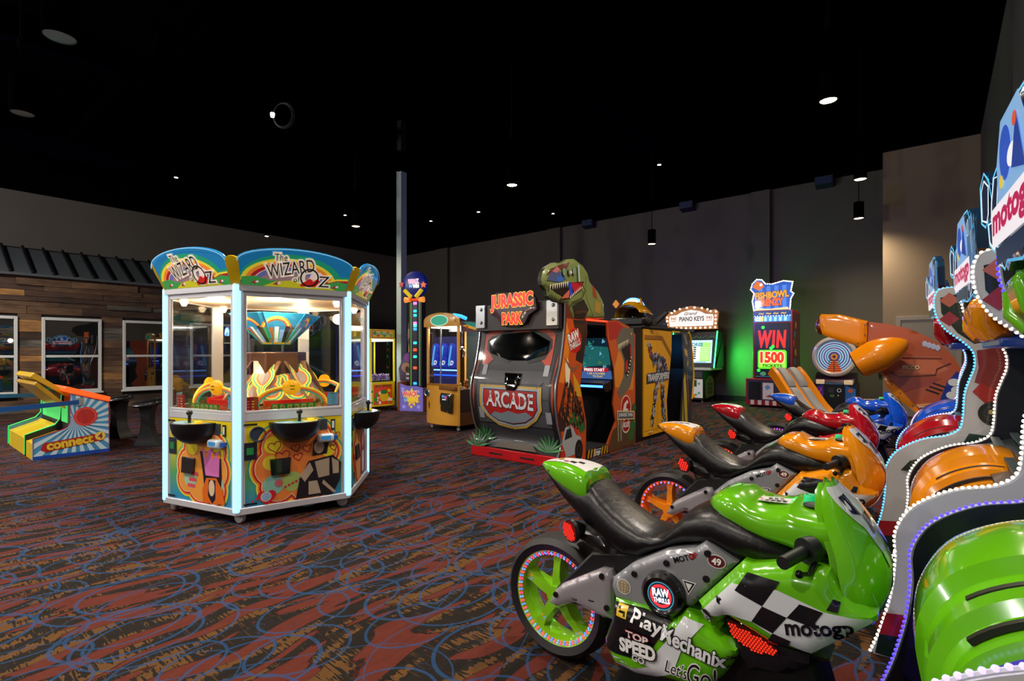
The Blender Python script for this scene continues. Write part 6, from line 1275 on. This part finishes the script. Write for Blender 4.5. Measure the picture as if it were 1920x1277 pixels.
# ------------------------------------------------------------------ rocket ride
t = thing('rocket_ride', 'space ship ride with terracotta side panel, orange wing and orange rocket pod', 'ride', (0, 9.0, 0))
TC = M('b45a3c', .35, coat=.3); OR = M('f09008', .22, coat=.7)
PNL = [(-.764, 1.785), (-.55, 1.745), (-.326, 1.68), (-.12, 1.57), (.07, 1.421), (.18, 1.26), (.26, 1.08), (.30, .80), (.30, .10), (.0, .10), (-.06, .32), (-.096, .415), (-.355, .776), (-.565, 1.013), (-.70, 1.20), (-.846, 1.427)]
f = lambda x, z, h=0: Vector((x, -.0-h, z))
pn = MB().pillow(PNL, f, .006, .02, .08, .04, TC, M('1a1210', .5)).build('side_panel', None, t)
A = Art(0, .35, .4)
A.poly('1438a0', [(.10, .95), (.20, 1.1), (.27, 1.0), (.29, .75), (.29, .12), (.01, .12), (-.05, .35), (-.085, .42), (-.16, .53), (.0, .62)]).poly('c87050', [(-.70, 1.25), (.0, 1.24), (.12, 1.12), (.0, 1.05), (-.35, 1.06), (-.55, 1.1)]).poly('9a4a40', [(-.55, 1.02), (-.35, .80), (-.1, .9), (.05, 1.0), (-.3, 1.03)])
A.line('6a2c20', [(-.66, 1.27), (.05, 1.26)], .012).line('5a241c', [(.14, 1.2), (.0, 1.12), (-.02, 1.04), (-.4, 1.0), (-.5, 1.06)], .02).line('d08a6a', [(-.6, 1.29), (.03, 1.28)], .008)
for i in range(3): A.line('1a1010', [(-.12+.035*i, .845+.045*i), (.02+.035*i, .79+.045*i)], .02)
for i in range(4): A.circ('b8c8f0', -.13+.045*i, 1.46-.018*i, .028, .04)
A.text('e8d8a0', 'PICCO', -.28, 1.14, .045, bold=.04, out='6a3020', ow=.05).line('e8a060', [(-.22, .62), (-.02, .66), (.03, .64)], .03).line('f0e8e0', [(-.20, .60), (.0, .635)], .012)
for x, z in ((.17, .95), (.2, .85), (.15, .78)): A.circ('e0e8f4', x, z, .06, .05)
A.ring('3a90d8', .06, .45, .06, .08).build('panel_print', pn, lambda x, z, h=0: f(x, z, h+.007))
WG = [(-1.108, 1.899), (-1.34, 1.915), (-1.365, 1.88), (-1.361, 1.735), (-1.33, 1.62), (-1.28, 1.58), (-.846, 1.42), (-.78, 1.50), (-.764, 1.79)]
wg = MB().pillow(WG, lambda x, z, h=0: Vector((x, -.045-h, z)), .03, .06, .04, .05).build('wing', OR, t)
MB().ell((-1.36, .03, 1.74), (.07, .06, .13)).build('wing_tip_lamp', M('5a1810', .3, coat=.5), wg)
for x, z in ((-.80, 1.74), (-.80, 1.60), (-.88, 1.48), (-.93, 1.46)): MB().ell((x, -.078, z), .011, None, 8, 4).build('rivet', STEEL, wg)
st2 = MB().pillow([(-.62, 1.08), (-.565, 1.02), (-.355, .785), (-.10, .43), (-.17, .47), (-.42, .70), (-.55, .86)], lambda x, z, h=0: Vector((x, -.012-h, z)), .01, .02, .05, .03).build('lower_strip', OR, t)
for x, z in ((-.50, .90), (-.40, .78), (-.26, .62)): MB().ell((x, -.025, z), .011, None, 8, 4).build('rivet', STEEL, st2)
a0 = Vector((-.87, -.30, 1.17)); d = Vector((.585, .0, .33)); L = d.length; mb = MB(); mb.T = Matrix.Translation(a0) @ Vector((1, 0, 0)).rotation_difference(d).to_matrix().to_4x4()
mb.lathe([(0, .02), (.165, .0), (.19, .012), (.205, .12), (.213, .22), (.213, .235)], axis='x', n=32); pd = mb.build('rocket_pod', OR, t)
mb = MB(); mb.T = Matrix.Translation(a0) @ Vector((1, 0, 0)).rotation_difference(d).to_matrix().to_4x4(); mb.lathe([(.218, .235), (.22, .25), (.212, .33), (.185, .43), (.14, .53), (.08, .61), (.04, .645), (.0, .66)], axis='x', n=32).build('nose_cone', OR, pd)
mb = MB(); mb.T = Matrix.Translation(a0) @ Vector((1, 0, 0)).rotation_difference(d).to_matrix().to_4x4(); mb.lathe([(0, .01), (.15, -.01), (.17, -.005)], axis='x', n=32).build('thruster', M('14204a', .3), pd)
MB().tube([(-.62, -.3, 1.3), (-.62, -.02, 1.35)], .09, 14).build('pod_mount', M('8a4a2c', .4), t)
MB().prism([(-.6, 0), (-.6, .3), (-.05, .35), (.05, 1.1), (.35, 1.1), (.35, 0)], 'y', .05, .9).build('ride_body', M('0f0d12', .5), t, bevel=.02)
t2 = thing('ride_seat', 'reclined orange ride seat with grey cushions in front of the red ticket game', 'seat', (-1.48, 8.95, 0), math.radians(-40))
C_ = [(x+1.48, z) for x, z in spline([(-2.05, 1.05), (-1.93, .96), (-1.72, .74), (-1.50, .52), (-1.28, .38), (-1.05, .34), (-.85, .36)], 5)]
rings = []
for i, (x, z) in enumerate(C_):
    a = C_[max(0, i-1)]; b = C_[min(len(C_)-1, i+1)]; n_ = Vector((-(b[1]-a[1]), 0, b[0]-a[0])).normalized(); P_ = Vector((x, 0, z))
    w_ = .27 if i < 22 else .24
    rings.append([P_+n_*h_+Vector((0, y, 0)) for y, h_ in ((-w_, .07), (-w_+.05, .08), (-w_+.08, .02), (-.03, .02), (0, .05), (.03, .02), (w_-.08, .02), (w_-.05, .08), (w_, .07), (w_, -.07), (-w_, -.07))])
MB().loft(rings, None, True, True).build('seat_shell', OR, t2, sharp=50)
for k in (-1, 1):
    for i0, i1 in ((0, 9), (9, len(C_)-6)):
        R_ = []
        for i in range(i0, i1+1):
            x, z = C_[i]; a = C_[max(0, i-1)]; b = C_[min(len(C_)-1, i+1)]; n_ = Vector((-(b[1]-a[1]), 0, b[0]-a[0])).normalized(); e_ = .012 if i in (i0, i1) else .045
            if i0 == 0: e_ += .02
            R_.append([Vector((x, 0, z))+n_*h_+Vector((0, k*.105+y, 0)) for y, h_ in ((-.075, .018), (-.06, .02+e_*.8), (0, .02+e_), (.06, .02+e_*.8), (.075, .018))])
        MB().loft(R_, None, True, True).build('cushion', M('8e9298', .6), t2)
MB().prism([(-.27, .0), (.53, 0), (.53, .27), (.18, .28), (-.12, .55)], 'y', -.18, .18).build('seat_stand', M('14100e', .5), t2, bevel=.02)
# ------------------------------------------------------------------ ball toss game on the left
t = thing('ball_toss_game', 'low ball toss game with blue sunburst side panel reading Connect 4', 'arcade machine', (-8.72, 1.26, 0))
SP = [(0, 0), (0, .265), (.28, .355), (.33, .38), (.355, .43), (.365, .814), (.775, .676), (.78, 0)]
EDG = M('b02030', .4); WB = -1.75
for x0 in (WB, -.02): MB().prism(SP, 'x', x0, x0+.02).build('side_panel', M('4a9cd0', .35, coat=.4), t)
A = Art(0, .35, .4); S = FACE_PX((.0005, 0, 0)); cx, cz = .42, .42
for i in range(26):
    a = 2*PI*i/26; q = [(cx, cz)]
    for b in (a, a+PI/26):
        r = .02
        while inside((cx+(r+.01)*math.cos(b), cz+(r+.01)*math.sin(b)), SP) and r < 1: r += .01
        q.append((cx+r*math.cos(b), cz+r*math.sin(b)))
    A.poly('c8e4f4', q)
A.line('b02030', [(y*.985+.005, z*.985+.006) for y, z in SP], .012, True)
A.circ('d8342c', .52, .50, .125).circ('c02a24', .52, .50, .10).ring('e86a58', .52, .50, .10, .108)
A.poly('b82020', [(.07, .12), (.10, .20), (.62, .255), (.72, .25), (.74, .20), (.70, .165), (.12, .085)]).circ('e8c030', .675, .225, .058).circ('f0d860', .675, .225, .048).text('8a2a5a', '4', .675, .225, .065, bold=.05).text('f0c838', 'connect', .365, .175, .085, rot=.10, bold=.05, out='6a1010', ow=.03, fit=.46)
A.rect('1848b0', .002, .0, .778, .045); A.build('side_print', t, S)
MB().prism([(.0, .0), (.0, .22), (.30, .33), (.34, .36), (.40, .05), (.40, 0)], 'x', WB+.02, -.46).build('ball_lane', M('d8b808', .35, coat=.3), t)
MB().prism([(-.01, 0), (-.01, .27), (.29, .37), (.34, .45), (.36, .80), (.38, .80), (.38, 0)], 'x', -.48, -.44).build('lane_divider', M('08080a', .4), t)
MB().prism([(.0, .0), (.0, .20), (.30, .30), (.38, .0)], 'x', -.44, -.02).build('ball_lane', M('d8b808', .35, coat=.3), t)
for x in (WB+.0, -.46): MB().tube([(x, -.008, .02), (x, -.008, .272), (x, .285, .375), (x, .345, .45), (x, .36, .80)], .008, 6).build('green_light_edge', LED('20c050', .8), t)
MB().box((WB+.02, .36, .05), (-.02, .78, .66)).build('rear_box', M('101014', .5), t)
MB().box((WB+.1, .352, .42), (-.1, .36, .68)).build('target_wall', LED('40c060', .45), t)
mb = MB().prism([(.02, 1.03), (.06, 1.085), (.42, .79), (.40, .735)], 'x', -1.40, -.30); mb.build('target_board', M('d8b010', .35, coat=.3), t, bevel=.006)
MB().prism([(.04, .93), (.07, .97), (.40, .62), (.37, .58)], 'x', -1.50, -.20).build('target_board', M('b8900c', .35, coat=.3), t, bevel=.006)
MB().prism([(.31, .835), (.30, .885), (.33, .905), (.79, .74), (.78, .675)], 'x', WB-.02, .02).build('glowing_top', LED('f0581a', .75), t, bevel=.012)
MB().box((.0, .42, .64), (.012, .50, .75)).build('belt_bracket', STEEL, t, bevel=.004)
for i, (P_, lb) in enumerate(((((-8.70, 1.705, .694), (-7.95, 1.0, .72), (-7.3, .4, .75)), 'blue belt clipped to the ball toss side panel'), (((-10.52, 1.66, .70), (-10.4, 1.0, .72), (-10.3, .3, .74)), 'blue belt behind the ball toss game'))):
    b = MB()
    for a, c in zip(P_[:-1], P_[1:]):
        b.add([(a[0], a[1], a[2]-.028), (c[0], c[1], c[2]-.028), (c[0], c[1], c[2]+.028), (a[0], a[1], a[2]+.028), (a[0]+.004, a[1]+.004, a[2]-.028), (c[0]+.004, c[1]+.004, c[2]-.028), (c[0]+.004, c[1]+.004, c[2]+.028), (a[0]+.004, a[1]+.004, a[2]+.028)], [(0,1,2,3),(7,6,5,4),(0,4,5,1),(3,2,6,7),(1,5,6,2),(0,3,7,4)])
    bt_ = b.build('barrier_belt', M('1a6ac0', .6), None); tag(bt_, lb, 'belt')
    e = P_[-1]; pt = thing('stanchion_post', ('slim black barrier post at the left edge nearest the viewer', 'slim black barrier post at the left edge by the cabin')[i], 'post', (e[0], e[1], 0))
    MB().lathe([(0, 0), (.16, 0), (.16, .015), (.03, .03), (.025, .05), (.025, .8), (.032, .82), (0, .84)], n=20).build('pole', BLACK, pt)
for (u, v), rz, lb in (((-10.0, 2.46), .4, 'black pedestal stool nearer the cabin window'), ((-8.85, 2.52), .9, 'black pedestal stool beside the white coin pusher')):
    t = thing('pedestal_stool', lb, 'stool', (u, v, 0), rz, 'black pedestal stools')
    prof = [(.0, .17), (.03, .155), (.12, .10), (.25, .066), (.40, .06), (.52, .075), (.58, .10)]
    MB().loft([[(w_*sx, .12*sy*(.6+w_*2), z) for sx, sy in ((-1, -1), (1, -1), (1, 1), (-1, 1))] for z, w_ in [(p[0], p[1]) for p in spline(prof, 4)]], None, True, True).build('pedestal', M('17181d', .4, coat=.2), t, bevel=.008)
    s_ = MB().lathe([(0, -.01), (.14, -.01), (.19, .0), (.2, .03), (.19, .055), (.15, .07), (0, .072)], n=28).build('seat_cushion', M('121317', .3, coat=.3), t); s_.location = (0, 0, .585); s_.rotation_euler = (.12, -.1, 0)
    MB().lathe([(.198, .01), (.206, .02), (.206, .03), (.198, .038)], n=28).build('seat_band', M('3a3d44', .3, .4), s_)
